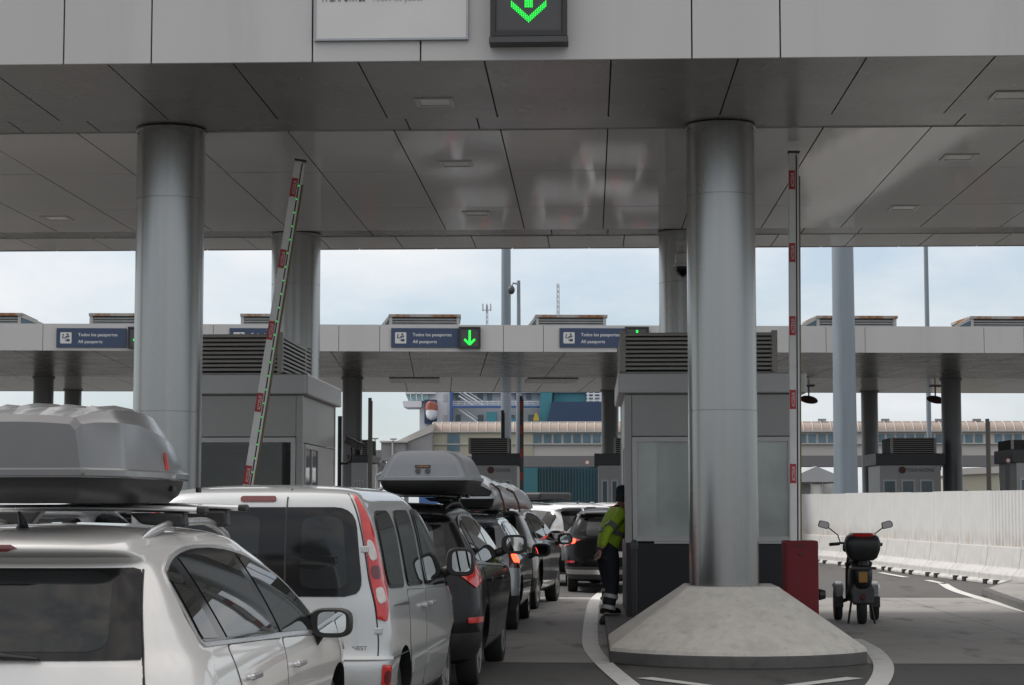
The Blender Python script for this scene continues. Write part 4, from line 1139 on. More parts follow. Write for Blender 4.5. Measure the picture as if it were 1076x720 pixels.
def car(name, label, cat, loc, rz, sp, group):
    t = thing(name, label, cat, loc, rz, group)
    hl = Hull(sp['rows'], sp.get('p', 2.7), tc=sp.get('tc', .05)); P = M[sp['paint']]
    b = MB().loft(hl.rings(sp.get('per', 4)))
    body = b.build('body', [P, M['black']], t, smooth=50)
    Lc = max(r[3] for r in sp['rows']); ctr = Vector((0, Lc * .5, .8))
    r = sp['wr']
    cut = MB()
    for yw in sp['wy']:
        for s in (1, -1):
            x0 = hl.side(yw, r) - .26
            mt = Matrix.Translation((s * x0, yw, r + .015)) @ Matrix.Rotation(radians(90) * s, 4, 'Y')
            cut.lathe([(r + .065, 0), (r + .065, .7)], 36, mt)
    co = cut.build('cutter', [M['black']], t)
    for q in co.data.polygons: q.material_index = 0
    md = body.modifiers.new('cut', 'BOOLEAN'); md.object = co; md.operation = 'DIFFERENCE'; md.solver = 'EXACT'
    try: md.material_mode = 'TRANSFER'
    except Exception: pass
    bpy.context.view_layer.update()
    dg = bpy.context.evaluated_depsgraph_get()
    me = bpy.data.meshes.new_from_object(body.evaluated_get(dg))
    body.modifiers.clear(); body.data = me; me.name = 'body'
    me.shade_smooth(); me.set_sharp_from_angle(angle=radians(50))
    bpy.data.objects.remove(co)
    for yw in sp['wy']:
        for s in (1, -1):
            wheel(t, s * (hl.side(yw, r) - .012), yw, r, s, spokes=sp.get('spokes', 5))
    sl = sp.get('sill')
    for s in (1, -1):
        f = lambda y, z, s=s: Vector((s * hl.side(y, z), y, z))
        # doors
        for dr in sp.get('doors', ()):
            poly = rpoly(dr['poly'], .05, 3)
            m_ = MB(); patch(m_, f, poly, .0045, ctr=ctr); d = m_.build('door', P, t, smooth=50)
            m_ = MB(); patch(m_, f, inset(poly, -.006), .0022, ctr=ctr); m_.build('door_seal', M['black'], d, smooth=50)
            if 'handle' in dr:
                hy, hz = dr['handle']; x = hl.side(hy, hz)
                h = MB().box(s * x + s * .0 - .012, s * x + .012, hy - .1, hy + .1, hz - .014, hz + .014, None)
                h2 = MB(); mt = Matrix.Translation((s * (x + .03), hy, hz)); h2.box(-.012, .012, -.1, .1, -.014, .016, mt)
                h2.box(-.03, 0, .07, .1, -.012, .012, mt); h2.box(-.03, 0, -.1, -.07, -.012, .012, mt)
                h2.build('handle', M[sp.get('handle_mat', sp['paint'])], d, bevel=.008)
            if 'mould' in dr:
                y0, y1, z0, z1 = dr['mould']; m_ = MB(); patch(m_, f, [(y0, z0), (y1, z0 + .01), (y1, z1 + .01), (y0, z1)], .02, ctr=ctr); m_.build('side_moulding', P, d, bevel=.006)
        # glass
        for dl in sp.get('glass', ()):
            poly = dl['poly']
            ys_ = [q[0] for q in poly]; zs_ = [q[1] for q in poly]; pts_ = []
            for zz in np.linspace(min(zs_) + .003, max(zs_) - .003, 14):
                us_ = []
                for i in range(len(poly)):
                    a_, b_ = poly[i], poly[(i + 1) % len(poly)]
                    if (a_[1] - zz) * (b_[1] - zz) <= 0 and abs(a_[1] - b_[1]) > 1e-9: us_.append(a_[0] + (zz - a_[1]) / (b_[1] - a_[1]) * (b_[0] - a_[0]))
                if len(us_) > 1:
                    for yy in np.linspace(min(us_), max(us_), 22): pts_.append((yy, zz))
            Pm = np.array(pts_); my_, mz_ = Pm[:, 0].mean(), Pm[:, 1].mean()
            def basis(y, z):
                y = y - my_; z = z - mz_
                return np.stack([np.ones_like(y), y, z, y * y, y * z, z * z, y ** 3, y * y * z, y * z * z, z ** 3], -1)
            X_ = np.array([hl.side(a_, b_) for a_, b_ in pts_]); Bm = basis(Pm[:, 0], Pm[:, 1])
            cf = np.linalg.lstsq(Bm, X_, rcond=None)[0]; lift = max(0., float((X_ - Bm @ cf).max()))
            f = lambda y, z, s=s, cf=cf, lift=lift, basis=basis: Vector((s * (float(basis(np.float64(y), np.float64(z)) @ cf) + lift), y, z))
            if s > 0: print('GLASS', name, round(lift, 4), round(float((X_ - Bm @ cf).min()), 4))
            if dl.get('chrome'):
                m_ = MB(); patch(m_, f, poly, .006, ctr=ctr); m_.build('window_trim', M[dl['chrome']], t, smooth=50)
                poly = inset(poly, dl.get('tw', .022))
            m_ = MB(); patch(m_, f, poly, .0085, ctr=ctr); wf = m_.build('window', M['black_gloss'], t, smooth=50)
            pi_ = inset(poly, dl.get('bw', .018))
            for (y0, y1, k, gm) in dl.get('panes', ((-9, 9, 0, 'car_glass'),)):
                q = clip(clip(pi_, 1, -k, -(y0 - k * 1.0)), -1, k, (y1 - k * 1.0))
                if len(q) > 2:
                    m_ = MB(); patch(m_, f, q, .0125, ctr=ctr); m_.build('pane', M[gm], wf, smooth=50)
        f = lambda y, z, s=s: Vector((s * hl.side(y, z), y, z))
        for tl in sp.get('extra_side', ()):
            m_ = MB(); patch(m_, f, rpoly(tl['poly'], tl.get('r', .02), 3), tl.get('off', .005), ctr=ctr); m_.build(tl['name'], M[tl['mat']], t, smooth=50)
        # tail lights
        fa = lambda u, z, s=s: hl.arc(s * u, z)
        for k, tl in enumerate(sp.get('tails', ())):
            m_ = MB(); patch(m_, fa, rpoly(tl['poly'], tl.get('r', .03), 4), tl.get('off', .012), step=.04, cols=12, ctr=ctr); tb = m_.build('tail_light', M[tl['mat']], t, smooth=50)
            for (poly, mm) in tl.get('inner', ()):
                m_ = MB(); patch(m_, fa, rpoly(poly, .09, 6), tl.get('off', .012) + .004, step=.03, cols=8, ctr=ctr); m_.build('lamp', M[mm], tb, smooth=50)
        if 'hinges' in sp:
            for hz in sp['hinges']:
                p = hl.arc(s * 1.06, hz); MB().box(p.x - .03, p.x + .025, p.y - .018, p.y + .02, hz - .022, hz + .022).build('hinge', P, t, bevel=.006)
        # mirror
        my, mz = sp['mirror']; x = hl.side(my, mz - .1)
        ms = sp.get('mscale', 1.)
        a = MB(); X = s * (x + sp.get('moff', .17) * ms)
        prof = []
        for (yy, k) in ((-.02, .92), (.0, 1.), (.05, 1.), (.10, .85), (.15, .5), (.165, .15)):
            hw, hh = .135 * ms * k, sp.get('mh', .1) * ms * k; ring = []
            for i in range(24):
                an = 2 * pi * i / 24; c, q = cos(an), sin(an)
                ring.append(Vector((X + hw * math.copysign(abs(c) ** .6, c), my + yy, mz + hh * math.copysign(abs(q) ** .6, q))))
            prof.append(ring)
        a.loft(prof)
        mo = a.build('mirror', M[sp.get('mirror_mat', 'black')], t, smooth=60)
        MB().tube([(s * (x - .03), my + .06, mz - .1), (X - s * .08 * ms, my + .05, mz - .05)], [.05, .04], 8).build('mirror_arm', M['black'], mo, smooth=60)
        g = MB(); ring = []
        g.prism([(X + s * .012 + .09 * ms * math.copysign(abs(cos(2 * pi * i / 24)) ** .5, cos(2 * pi * i / 24)), mz + .004 + (sp.get('mh', .1) * .72) * ms * math.copysign(abs(sin(2 * pi * i / 24)) ** .5, sin(2 * pi * i / 24))) for i in range(24)], 0, .004,
                Matrix.Translation((0, my - .021, 0)) @ Matrix.Rotation(radians(90), 4, 'X'))
        g.build('mirror_glass', M['mirror'], mo)
        # roof rails
        if 'rails' in sp:
            y0, y1, xr, hh = sp['rails']; pts = []
            for i in range(13):
                u = i / 12; y = y0 + (y1 - y0) * u
                z = hl.roofz(xr, y) - .004 + hh * max(0, min(1, 3.2 * u, 3.2 * (1 - u))) ** .7
                pts.append((s * xr, y, z))
            mm = MB().tube(pts, [.008] + [.02] * 11 + [.008], 10); 
            mm.build('roof_rail', M[sp.get('rail_mat', 'satin_alu')], t, smooth=50)
        # headlight
        ff = lambda u, z, s=s: Vector((s * hl.side(Lc - u, z), Lc - u, z))
        hz = sp.get('head_z', .78)
        m_ = MB(); patch(m_, ff, rpoly([(.22, hz - .06), (.7, hz + .02), (.72, hz + .1), (.3, hz + .06)], .03, 3), .008, ctr=ctr); m_.build('headlight', M['lens_clear'], t, smooth=50)
    # rear glass, plate, lights
    fr = lambda x, z: Vector((x, hl.rear(x, z), z))
    for rg in sp.get('rear_glass', ()):
        poly = rpoly(rg['poly'], rg.get('r', .06), 5)
        m_ = MB(); patch(m_, fr, poly, rg.get('off', .006), ctr=ctr); wf = m_.build('rear_window', M['black_gloss'], t, smooth=50)
        for q, gm in rg.get('panes', ()):
            m_ = MB(); patch(m_, fr, rpoly(q, rg.get('pr', .06), 5), rg.get('off', .006) + .003, ctr=ctr); m_.build('pane', M[gm], wf, smooth=50)
        if 'wiper' in rg:
            x0, z0, x1, z1 = rg['wiper']; pts = []
            for i in range(9):
                u = i / 8; p = fr(x0 + (x1 - x0) * u, z0 + (z1 - z0) * u); pts.append((p.x, p.y - .03, p.z))
            w = MB().tube(pts, [.024, .024, .024, .022, .02, .015, .012, .012, .008], 8); w.build('wiper', M['black'], t, smooth=50)
    for rp in sp.get('rear_parts', ()):
        poly = rpoly(rp['poly'], rp.get('r', .0), 4)
        m_ = MB(); patch(m_, fr, poly, rp.get('off', .006), ctr=ctr); m_.build(rp['name'], M[rp['mat']], t, smooth=50)
    for rp in sp.get('arc_parts', ()):
        poly = rp['poly']
        m_ = MB(); patch(m_, lambda u, z: hl.arc(u, z), poly, rp.get('off', .01), cols=40, ctr=ctr); m_.build(rp['name'], M[rp['mat']], t, smooth=50)
    if 'plate' in sp:
        pz = sp['plate']; y = hl.rear(0, pz)
        MB().box(-.26, .26, y - .022, y - .008, pz - .055, pz + .055).build('number_plate', M['plate_white'], t)
    # windscreen
    Zs = sp.get('screen', None)
    if Zs:
        z0, z1 = Zs
        def fw(u, z):
            _, w, yr, yf, rr, rf = hl.row(hl.z2s(z)); q = min(.999, abs(u))
            return Vector((u * w, yf - rf * (1 - (1 - q ** hl.pf) ** (1 / hl.pf)), z))
        m_ = MB(); patch(m_, fw, rpoly([(-.86, z0), (.86, z0), (.84, z1), (-.84, z1)], .05, 4), .006, ctr=ctr); m_.build('windscreen', M['car_glass'], t, smooth=50)
    for (y, z, half, xr) in sp.get('bars', ()):
        cb = MB()
        ring = lambda x: [Vector((x, y + .042 * cos(2 * pi * i / 16), z + .016 * sin(2 * pi * i / 16) + .012 * (1 - (x / half) ** 2))) for i in range(16)]
        cb.loft([ring(-half + 2 * half * i / 10) for i in range(11)])
        c = cb.build('crossbar', M['satin_alu'], t, smooth=60)
        for s in (1, -1): MB().box(s * half - .022, s * half + .022, y - .045, y + .045, z - .02, z + .018).build('end_cap', M['black'], c, bevel=.012)
        for s in (1, -1):
            e = MB(); rz_ = hl.roofz(xr, y)
            e.add([(s * (half - .34), y - .05, z - .012), (s * (half - .08), y - .05, z - .012), (s * (half - .07), y - .05, rz_ + .03), (s * (half - .28), y - .05, rz_ + .045),
                   (s * (half - .34), y + .05, z - .012), (s * (half - .08), y + .05, z - .012), (s * (half - .07), y + .05, rz_ + .03), (s * (half - .28), y + .05, rz_ + .045)],
                  [[0, 1, 2, 3], [7, 6, 5, 4], [0, 4, 5, 1], [1, 5, 6, 2], [2, 6, 7, 3], [3, 7, 4, 0]])
            e.build('foot', M['black'], c, bevel=.015)
    if 'antenna' in sp:
        y, z = sp['antenna']; zz = hl.roofz(.0, y)
        MB().tube([(0, y, zz - .01), (0, y - .0, zz + .02), (0, y - .05, zz + .07)], [.035, .02, .006], 8).build('antenna', M['black'], t, smooth=60)
    t_h[t.name] = hl
    return t, hl
t_h = {}
GQ = 'cars queuing in the lane beside the booth'

def roof_box(label, par, off, L, hw, zl, zb, hl_, shell, base, ribs=0, nose=.35, rz=0., group='roof boxes on the queuing cars', crown=.35, rearh=.72, squarish=3.2, lean=.10):
    Mx = root_mat(par) @ Matrix.Translation(off)
    loc = Mx.to_translation(); ang = Mx.to_euler().z + rz
    t = thing('roof_box', label, 'roof box', loc, ang, group)
    # local: y 0..L (rear to front), lip at z=zl, top height hl_, bottom at zb (negative)
    def width(u):
        a = min(1, (u / .05) ** .5 * .2 + .8) if u < .05 else 1
        f = 1 - max(0, (u - (1 - nose)) / nose) ** 2.2 * .55
        return hw * a * f
    def height(u):
        a = rearh + (1 - rearh) * min(1, u / crown) ** .7
        f = 1 - max(0, (u - .55) / .45) ** 2 * .93
        return hl_ * a * f
    lid = MB(); rings = []
    us = [0, .012, .03, .06, .1, .16, .24, .34, .45, .55, .65, .74, .82, .88, .93, .97, 1.]
    for u in us:
        w = width(u); h = height(u); rg = []
        if u == 0: h *= .86; w *= .97
        n = 28
        for i in range(n + 1):
            an = pi * i / n; c, s_ = cos(an), sin(an)
            x = w * math.copysign(abs(c) ** (2 / squarish), c); z = h * abs(s_) ** (2 / (squarish * .85))
            x *= 1 - lean * (z / max(.001, hl_))
            if ribs and h > .1:
                z += .012 * max(0, cos(2 * pi * x / (2 * hw / ribs))) ** 6 * (1 if s_ > .8 else 0) * min(1, u * 20)
            rg.append(Vector((x, L * u, zl + .012 + z)))
        rings.append(rg)
    lid.loft(rings); lid.build('lid', M[shell], t, smooth=38)
    lip = MB(); rings = []
    for (k, z) in ((1.0, -.02), (1.035, -.016), (1.04, .012), (1.0, .018)):
        pass
    def outline(k, n=48):
        pts = []
        for u in us: pts.append((width(u) * k, L * u))
        return pts
    pr = [(x + .02, y) for (x, y) in outline(1)]; pts = [(p[0], p[1]) for p in pr]; pts[0] = (pts[0][0], -.02); pts[-1] = (pts[-1][0], L + .02)
    poly = pts + [(-x, y) for (x, y) in pts[::-1]]
    lip.prism(poly, zl - .028, zl + .012); lip.build('rim', M[base] if shell == 'box_grey' else M[shell], t, bevel=.008, smooth=40)
    bs = MB(); rings = []
    for (kk, z, ins) in ((1., zl - .026, 0), (.99, zl + (zb - zl) * .35, .01), (.93, zl + (zb - zl) * .75, .05), (.8, zb, .14)):
        rings.append([Vector((x * kk, ins + (y / L) * (L - 2 * ins), z)) for (x, y) in [(a, b) for (a, b) in outline(1)] + [(-a, b) for (a, b) in outline(1)[::-1]]])
    bs.loft(rings); bs.build('base', M[base], t, smooth=40)
    return t, width, height

# ---- row tables
R_SUV = [(.22, .76, .24, 4.25, .6, .8), (.30, .86, .08, 4.42, .6, .8), (.45, .905, .0, 4.49, .55, .85), (.62, .92, .0, 4.49, .55, .9), (.80, .92, .05, 4.46, .55, .9),
         (.92, .912, .07, 4.38, .55, .9), (1.0, .895, .09, 4.1, .52, .9), (1.055, .868, .11, 3.62, .5, .8), (1.10, .853, .13, 3.42, .48, .6), (1.2, .816, .17, 3.2, .36, .5),
         (1.35, .738, .25, 2.88, .3, .5), (1.43, .685, .29, 2.70, .27, .5), (1.46, .66, .28, 2.62, .25, .5), (1.49, .648, .14, 2.52, .2, .5), (1.53, .625, .13, 2.4, .22, .5),
         (1.56, .58, .24, 2.25, .36, .6), (1.585, .50, .45, 2.0, .5, .6), (1.605, .34, .75, 1.75, .4, .5), (1.615, .05, 1.1, 1.3, .1, .1)]
R_VAN = [(.24, .80, .15, 4.0, .25, .6), (.34, .88, .03, 4.17, .22, .7), (.50, .91, .0, 4.21, .22, .75), (.66, .915, .0, 4.21, .22, .8), (.685, .915, .045, 4.2, .2, .8), (.95, .915, .055, 4.05, .2, .8),
         (1.06, .905, .06, 3.75, .2, .8), (1.13, .89, .065, 3.5, .2, .6), (1.3, .862, .07, 3.25, .19, .5), (1.5, .82, .085, 2.92, .18, .5), (1.65, .775, .105, 2.62, .18, .5),
         (1.74, .725, .13, 2.42, .18, .5), (1.785, .67, .19, 2.25, .26, .5), (1.815, .56, .38, 2.0, .4, .5), (1.835, .36, .7, 1.75, .4, .5), (1.842, .05, 1.1, 1.3, .1, .1)]
DLO = rpoly([(.62, 1.075), (3.05, .985), (2.86, 1.14), (2.5, 1.33), (2.05, 1.455), (1.6, 1.505), (1.1, 1.508), (.8, 1.475), (.6, 1.42), (.56, 1.37)], [.05, .02, .1, .15, .15, .15, .15, .12, .06, .04], 3)

# ---- 1 nearest silver SUV with the roof box
sp = dict(rows=R_SUV, paint='paint_silver_beige', wr=.35, wy=(.87, 3.55), per=5, p=3.1, tc=.11, moff=.10,
          glass=[dict(poly=DLO, chrome='satin_alu', tw=.018, bw=.012, panes=((-9, .92, -.42, 'car_glass'), (1.06, 1.93, -.42, 'car_glass'), (2.05, 9, -.4, 'car_glass')))],
          doors=[dict(poly=[(1.0, .95), (1.2, .42), (2.02, .36), (2.02, 1.02), (1.0, 1.055)], handle=(1.22, .90)), dict(poly=[(2.04, .36), (3.1, .36), (3.16, .6), (3.1, .97), (2.04, 1.018)], handle=(2.26, .875))],
          extra_side=[dict(name='fuel_flap', poly=[(.62, .82), (.84, .82), (.86, .99), (.64, 1.0)], r=.03, mat='paint_silver_beige', off=.004)],
          handle_mat='satin_alu',
          rear_glass=[dict(poly=[(-.665, 1.035), (.665, 1.04), (.60, 1.43), (-.60, 1.43)], r=.03, panes=(([(-.53, 1.085), (.53, 1.085), (.50, 1.415), (-.50, 1.415)], 'car_glass_rear'),), pr=.08, wiper=(-.08, 1.085, .26, 1.062))],
          rear_parts=[dict(name='third_brake_light', poly=[(-.14, 1.506), (.10, 1.506), (.145, 1.516), (.115, 1.527), (-.14, 1.527)], mat='lens_dark_red', off=.006),
                      dict(name='hatch', poly=[(-.675, .70), (.675, .70), (.675, 1.025), (-.675, 1.025)], mat='paint_silver_beige', off=.004)],
          arc_parts=[dict(name='rear_bumper', poly=[(-1.5, .28), (1.5, .28), (1.5, .5), (-1.5, .5)], mat='black')],
          tails=[dict(poly=[(.75, .78), (1.5, .76), (1.62, .86), (.8, .9)], mat='lens_red')],
          mirror=(2.82, 1.05), mirror_mat='black', mscale=.88, mh=.092, rails=(.62, 2.35, .545, .055), screen=(1.12, 1.47), plate=.72, bars=((1.12, 1.672, .69, .545), (1.98, 1.682, .69, .545)), antenna=(.62, 1.55), head_z=.82)
tg, hg = car('silver_suv', 'silver SUV with a roof box, nearest car at the picture\'s corner', 'car', (-2.55, 8.0, 0), radians(-2.6), sp, GQ)
# hatch seam
m_ = MB()
for s in (1, -1):
    pts = [Vector((s * (.671 - (z - 1.035) * .165), hg.rear(.671 - (z - 1.035) * .165, z) - .001, z)) for z in [.72 + .02 * i for i in range(0, 36)]]
    MB().tube(pts, .0055, 6).build('hatch_seam', M['black'], tg)
# ---- 2 silver van
GV = dict(rows=R_VAN, paint='paint_silver', wr=.32, wy=(.80, 3.50), p=3.6, per=5,
          glass=[dict(poly=rpoly([(.36, 1.13), (.98, 1.11), (1.02, 1.55), (.95, 1.655), (.45, 1.655), (.36, 1.58)], .09, 4), bw=.02, panes=((-9, 9, 0, 'car_glass'),)),
                 dict(poly=rpoly([(1.12, 1.11), (1.78, 1.10), (1.78, 1.655), (1.2, 1.655), (1.12, 1.6)], .06, 4), bw=.02, panes=((-9, 9, 0, 'car_glass'),)),
                 dict(poly=rpoly([(1.9, 1.08), (3.08, 1.06), (2.9, 1.22), (2.62, 1.45), (2.36, 1.62), (2.2, 1.66), (1.92, 1.66)], [.04, .02, .1, .1, .08, .05, .04], 3), bw=.05, panes=((-9, 9, 0, 'car_glass'),))],
          doors=[dict(poly=[(1.05, .72), (1.22, .38), (1.83, .36), (1.83, 1.07), (1.05, 1.09)], handle=(1.70, .955), mould=(1.16, 1.81, .5, .6)), dict(poly=[(1.86, .36), (2.9, .36), (3.02, .6), (3.02, 1.04), (1.86, 1.065)], handle=(2.02, .955), mould=(1.88, 2.9, .51, .61))],
          extra_side=[dict(name='sliding_rail', poly=[(.42, .992), (1.06, .99), (1.06, 1.012), (.42, 1.014)], r=0, mat='black', off=.006),
                      dict(name='rear_seam', poly=[(.24, .665), (.95, .665), (.95, .672), (.24, .672)], r=0, mat='dark_grey', off=.003)],
          rear_glass=[dict(poly=[(-.735, 1.085), (.206, 1.085), (.206, 1.68), (-.67, 1.68)], r=[.12, 0, 0, .14], panes=(([(-.64, 1.16), (.02, 1.16), (.04, 1.63), (-.58, 1.63)], 'car_glass_rear'),), pr=.08),
                      dict(poly=[(.218, 1.085), (.735, 1.085), (.67, 1.68), (.218, 1.68)], r=[.0, .12, .14, 0], panes=(([(.31, 1.14), (.64, 1.14), (.59, 1.62), (.32, 1.62)], 'car_glass_rear'),), pr=.08)],
          rear_parts=[dict(name='third_brake_light', poly=[(-.11, 1.715), (.135, 1.715), (.135, 1.752), (-.11, 1.752)], r=.02, mat='lens_dark_red', off=.008),
                      dict(name='rear_door_gap', poly=[(.208, .68), (.217, .68), (.217, 1.80), (.208, 1.80)], mat='black', off=.007)],
          tails=[dict(poly=[(1.04, .93), (1.30, .92), (1.62, 1.14), (1.60, 1.25), (1.42, 1.55), (1.20, 1.76), (1.14, 1.76), (1.07, 1.55)], r=.03, mat='lens_red', off=.014,
                      inner=(([(1.1, 1.315), (1.36, 1.33), (1.3, 1.45), (1.09, 1.47)], 'lens_clear'), ([(1.1, 1.20), (1.38, 1.2), (1.38, 1.29), (1.1, 1.29)], 'lens_dark_red'), ([(1.1, 1.03), (1.38, 1.05), (1.36, 1.15), (1.1, 1.14)], 'lens_clear'))),
                 dict(poly=[(1.15, .47), (1.46, .47), (1.5, .63), (1.15, .64)], r=.03, mat='lens_red', off=.012, inner=(([(1.2, .51), (1.42, .51), (1.42, .6), (1.2, .6)], 'lens_dark_red'),))],
          hinges=(1.40, .86), mirror=(2.95, 1.235), mscale=.86, mh=.135, screen=(1.16, 1.68), plate=.72, head_z=.88)
kg, hk = car('silver_van', 'silver van with split rear doors and tall red tail lights', 'van', (-2.255, 13.0, 0), radians(-3.3), GV, GQ)
for s in (1, -1):
    MB().tube([hk.arc(s * 1.03, z) + Vector((0, -.001, 0)) for z in [.69 + .04 * i for i in range(28)]], .005, 6).build('rear_door_gap', M['black'], kg)
p = hk.rear(.72, .76)
text('SCENEST', .028, M['dark_grey'], kg, 'badge', width=.17, mtx=face_cam((.60, p - .008, .735)))
m_ = MB(); patch(m_, lambda u, z: hk.arc(u, z), rpoly([(-1.5, .668), (1.5, .668), (1.5, .69), (-1.5, .69)], 0), .018, cols=40, ctr=Vector((0, 2, .8))); m_.build('bumper_step', M['paint_silver'], kg, smooth=50)

def suvspec(L, w, Hh, pnt, dl='satin_alu', pillars=True, **k):
    fy, fz = L / 4.49, Hh / 1.615
    d = dict(rows=scale_rows(R_SUV, L, w, Hh), paint=pnt, wr=.34, wy=(.9 * fy, 3.55 * fy), per=3,
             glass=[dict(poly=scp(DLO, fy, fz), chrome=dl, tw=.02, bw=.012, panes=((-9, .95 * fy, -.35, 'car_glass'), (1.06 * fy, 1.95 * fy, -.35, 'car_glass'), (2.05 * fy, 9, -.3, 'car_glass')))],
             doors=[dict(poly=scp([(1.0, .95), (1.2, .42), (2.02, .36), (2.02, 1.0), (1.0, 1.04)], fy, fz), handle=(1.22 * fy, .92 * fz)), dict(poly=scp([(2.04, .36), (3.1, .36), (3.16, .6), (3.1, .95), (2.04, .998)], fy, fz), handle=(2.26 * fy, .9 * fz))],
             rear_glass=[dict(poly=[(-.62 * w / .92, 1.05 * fz), (.62 * w / .92, 1.05 * fz), (.56 * w / .92, 1.45 * fz), (-.56 * w / .92, 1.45 * fz)], r=.05, panes=(([(-.52, 1.09 * fz), (.52, 1.09 * fz), (.47, 1.42 * fz), (-.47, 1.42 * fz)], k.get('rg', 'car_glass_rear')),), wiper=(-.02, 1.09 * fz, .3, 1.07 * fz))],
             rear_parts=[dict(name='third_brake_light', poly=[(-.13, 1.508 * fz), (.13, 1.508 * fz), (.13, 1.525 * fz), (-.13, 1.525 * fz)], mat=k.get('third', 'lens_dark_red'), off=.006)],
             arc_parts=[dict(name='rear_bumper', poly=[(-1.5, .27 * fz), (1.5, .27 * fz), (1.5, .5 * fz), (-1.5, .5 * fz)], mat=k.get('bumper', 'black'))],
             tails=[dict(poly=[(.8, .86 * fz), (1.5, .83 * fz), (1.68, .95 * fz), (1.6, 1.0 * fz), (.85, .99 * fz)], mat='lens_red')],
             mirror=(2.88 * fy, 1.06 * fz), rails=(.62 * fy, 2.3 * fy, .55 * w / .92, .045), screen=(1.12 * fz, 1.46 * fz), plate=.74 * fz, antenna=(.6, 1), head_z=.8 * fz)
    d.update({a: b for a, b in k.items() if a not in ('rg', 'third', 'bumper')})
    return d
# ---- 3 black people carrier with grey roof box
sp = suvspec(4.68, .93, 1.72, 'paint_black', rg='car_glass_grey', rail_mat='black',
             tails=[dict(poly=[(.86, 1.06), (1.2, .93), (1.52, .98), (1.62, 1.2), (1.45, 1.22), (1.3, 1.12)], r=.03, mat='lens_red'), dict(poly=[(1.0, .62), (1.5, .62), (1.5, .67), (1.0, .67)], r=.01, mat='lens_red')],
             mirror=(2.95, 1.28), mirror_mat='black', bars=((1.3, 1.775, .62, .5), (2.1, 1.785, .62, .5)))
bk, hb = car('black_people_carrier', 'black people carrier carrying the grey roof box with a small label', 'car', (-1.94, 17.7, 0), radians(-2.2), sp, GQ)
# ---- 4 graphite estate with lit tail light and strapped load
sp = suvspec(4.45, .885, 1.575, 'paint_white_grey', rail_mat='black',
             tails=[dict(poly=[(.95, .86), (1.45, .84), (1.66, .98), (1.6, 1.1), (1.1, 1.08)], r=.04, mat='lens_dark_red', inner=(([(1.12, .92), (1.5, .91), (1.5, 1.03), (1.12, 1.04)], 'lens_red_lit'),))],
             bars=((1.2, 1.62, .62, .5), (1.95, 1.63, .62, .5)), mirror_mat='black', doors=[])
g4, h4 = car('grey_estate_car', 'grey estate car with lit tail light under the strapped roof load', 'car', (-1.84, 25.9, 0), radians(-1.6), sp, GQ)
# ---- 5 dark grey SUV
sp = suvspec(4.5, .915, 1.69, 'paint_grey', rail_mat='satin_alu', wr=.37, mirror_mat='black', tails=[dict(poly=[(.85, .9), (1.5, .88), (1.62, 1.0), (.9, 1.03)], mat='lens_dark_red', inner=(([(1.2, .92), (1.5, .91), (1.5, .98), (1.2, .99)], 'lens_red_lit'),))])
g5, h5 = car('grey_suv', 'grey SUV with alloy wheels between the estate car and the white SUV', 'car', (-1.80, 31.2, 0), radians(-6.), sp, GQ)
# ---- 6 black SUV with lit lights
sp = suvspec(4.48, .925, 1.62, 'paint_black', third='led_red', rg='car_glass_grey', rail_mat='satin_alu', bumper='dark_grey',
             tails=[dict(poly=[(.62, 1.02), (.8, .98), (1.2, .90), (1.5, .86), (1.66, .92), (1.6, 1.06), (1.2, 1.07)], r=.02, mat='lens_red', inner=(([(.82, .95), (1.2, .93), (1.2, 1.03), (.82, 1.035)], 'lens_red_lit'),)),
                    dict(poly=[(.8, .58), (1.2, .58), (1.2, .62), (.8, .62)], r=.0, mat='lens_red')], p=2.9)
sp['arc_parts'] += [dict(name='bumper_strip', poly=[(-1.3, .37), (1.3, .37), (1.34, .45), (-1.34, .45)], mat='satin_alu', off=.018)]
g6, h6 = car('black_suv', 'black SUV with lit tail lights and silver bumper strip beside the officer', 'car', (.44, 37.6, 0), radians(1.5), sp, GQ)
# ---- 7 white SUV turning
fy, fz = 5.0 / 4.49, 1.74 / 1.615
sp = suvspec(5.0, 1.0, 1.74, 'paint_white', wr=.39, rail_mat='black', bumper='black',
             glass=[dict(poly=rpoly(scp([(.42, 1.08), (1.30, 1.06), (1.12, 1.46), (.55, 1.44), (.36, 1.36)], fy, fz), .05, 3), chrome=None, bw=.01, panes=((-9, .85, -.3, 'black_gloss'), (.86, 9, -.3, 'car_glass_grey'))),
                    dict(poly=rpoly(scp([(1.44, 1.06), (3.08, .99), (2.86, 1.14), (2.5, 1.33), (2.05, 1.45), (1.28, 1.47)], fy, fz), .04, 3), chrome=None, bw=.012, panes=((-9, 2.3, -.15, 'car_glass_grey'), (2.36, 9, -.2, 'car_glass_grey')))],
             tails=[dict(poly=[(.7, .98), (1.3, .98), (1.85, 1.02), (1.85, 1.12), (.72, 1.14)], r=.02, mat='lens_dark_red', inner=(([(1.36, .99), (1.6, .99), (1.6, 1.11), (1.36, 1.11)], 'lens_red_lit'),))])
g7, h7 = car('white_suv', 'large white SUV turning away with black bags on its roof', 'car', (.12, 41.2, 0), radians(40), sp, GQ)
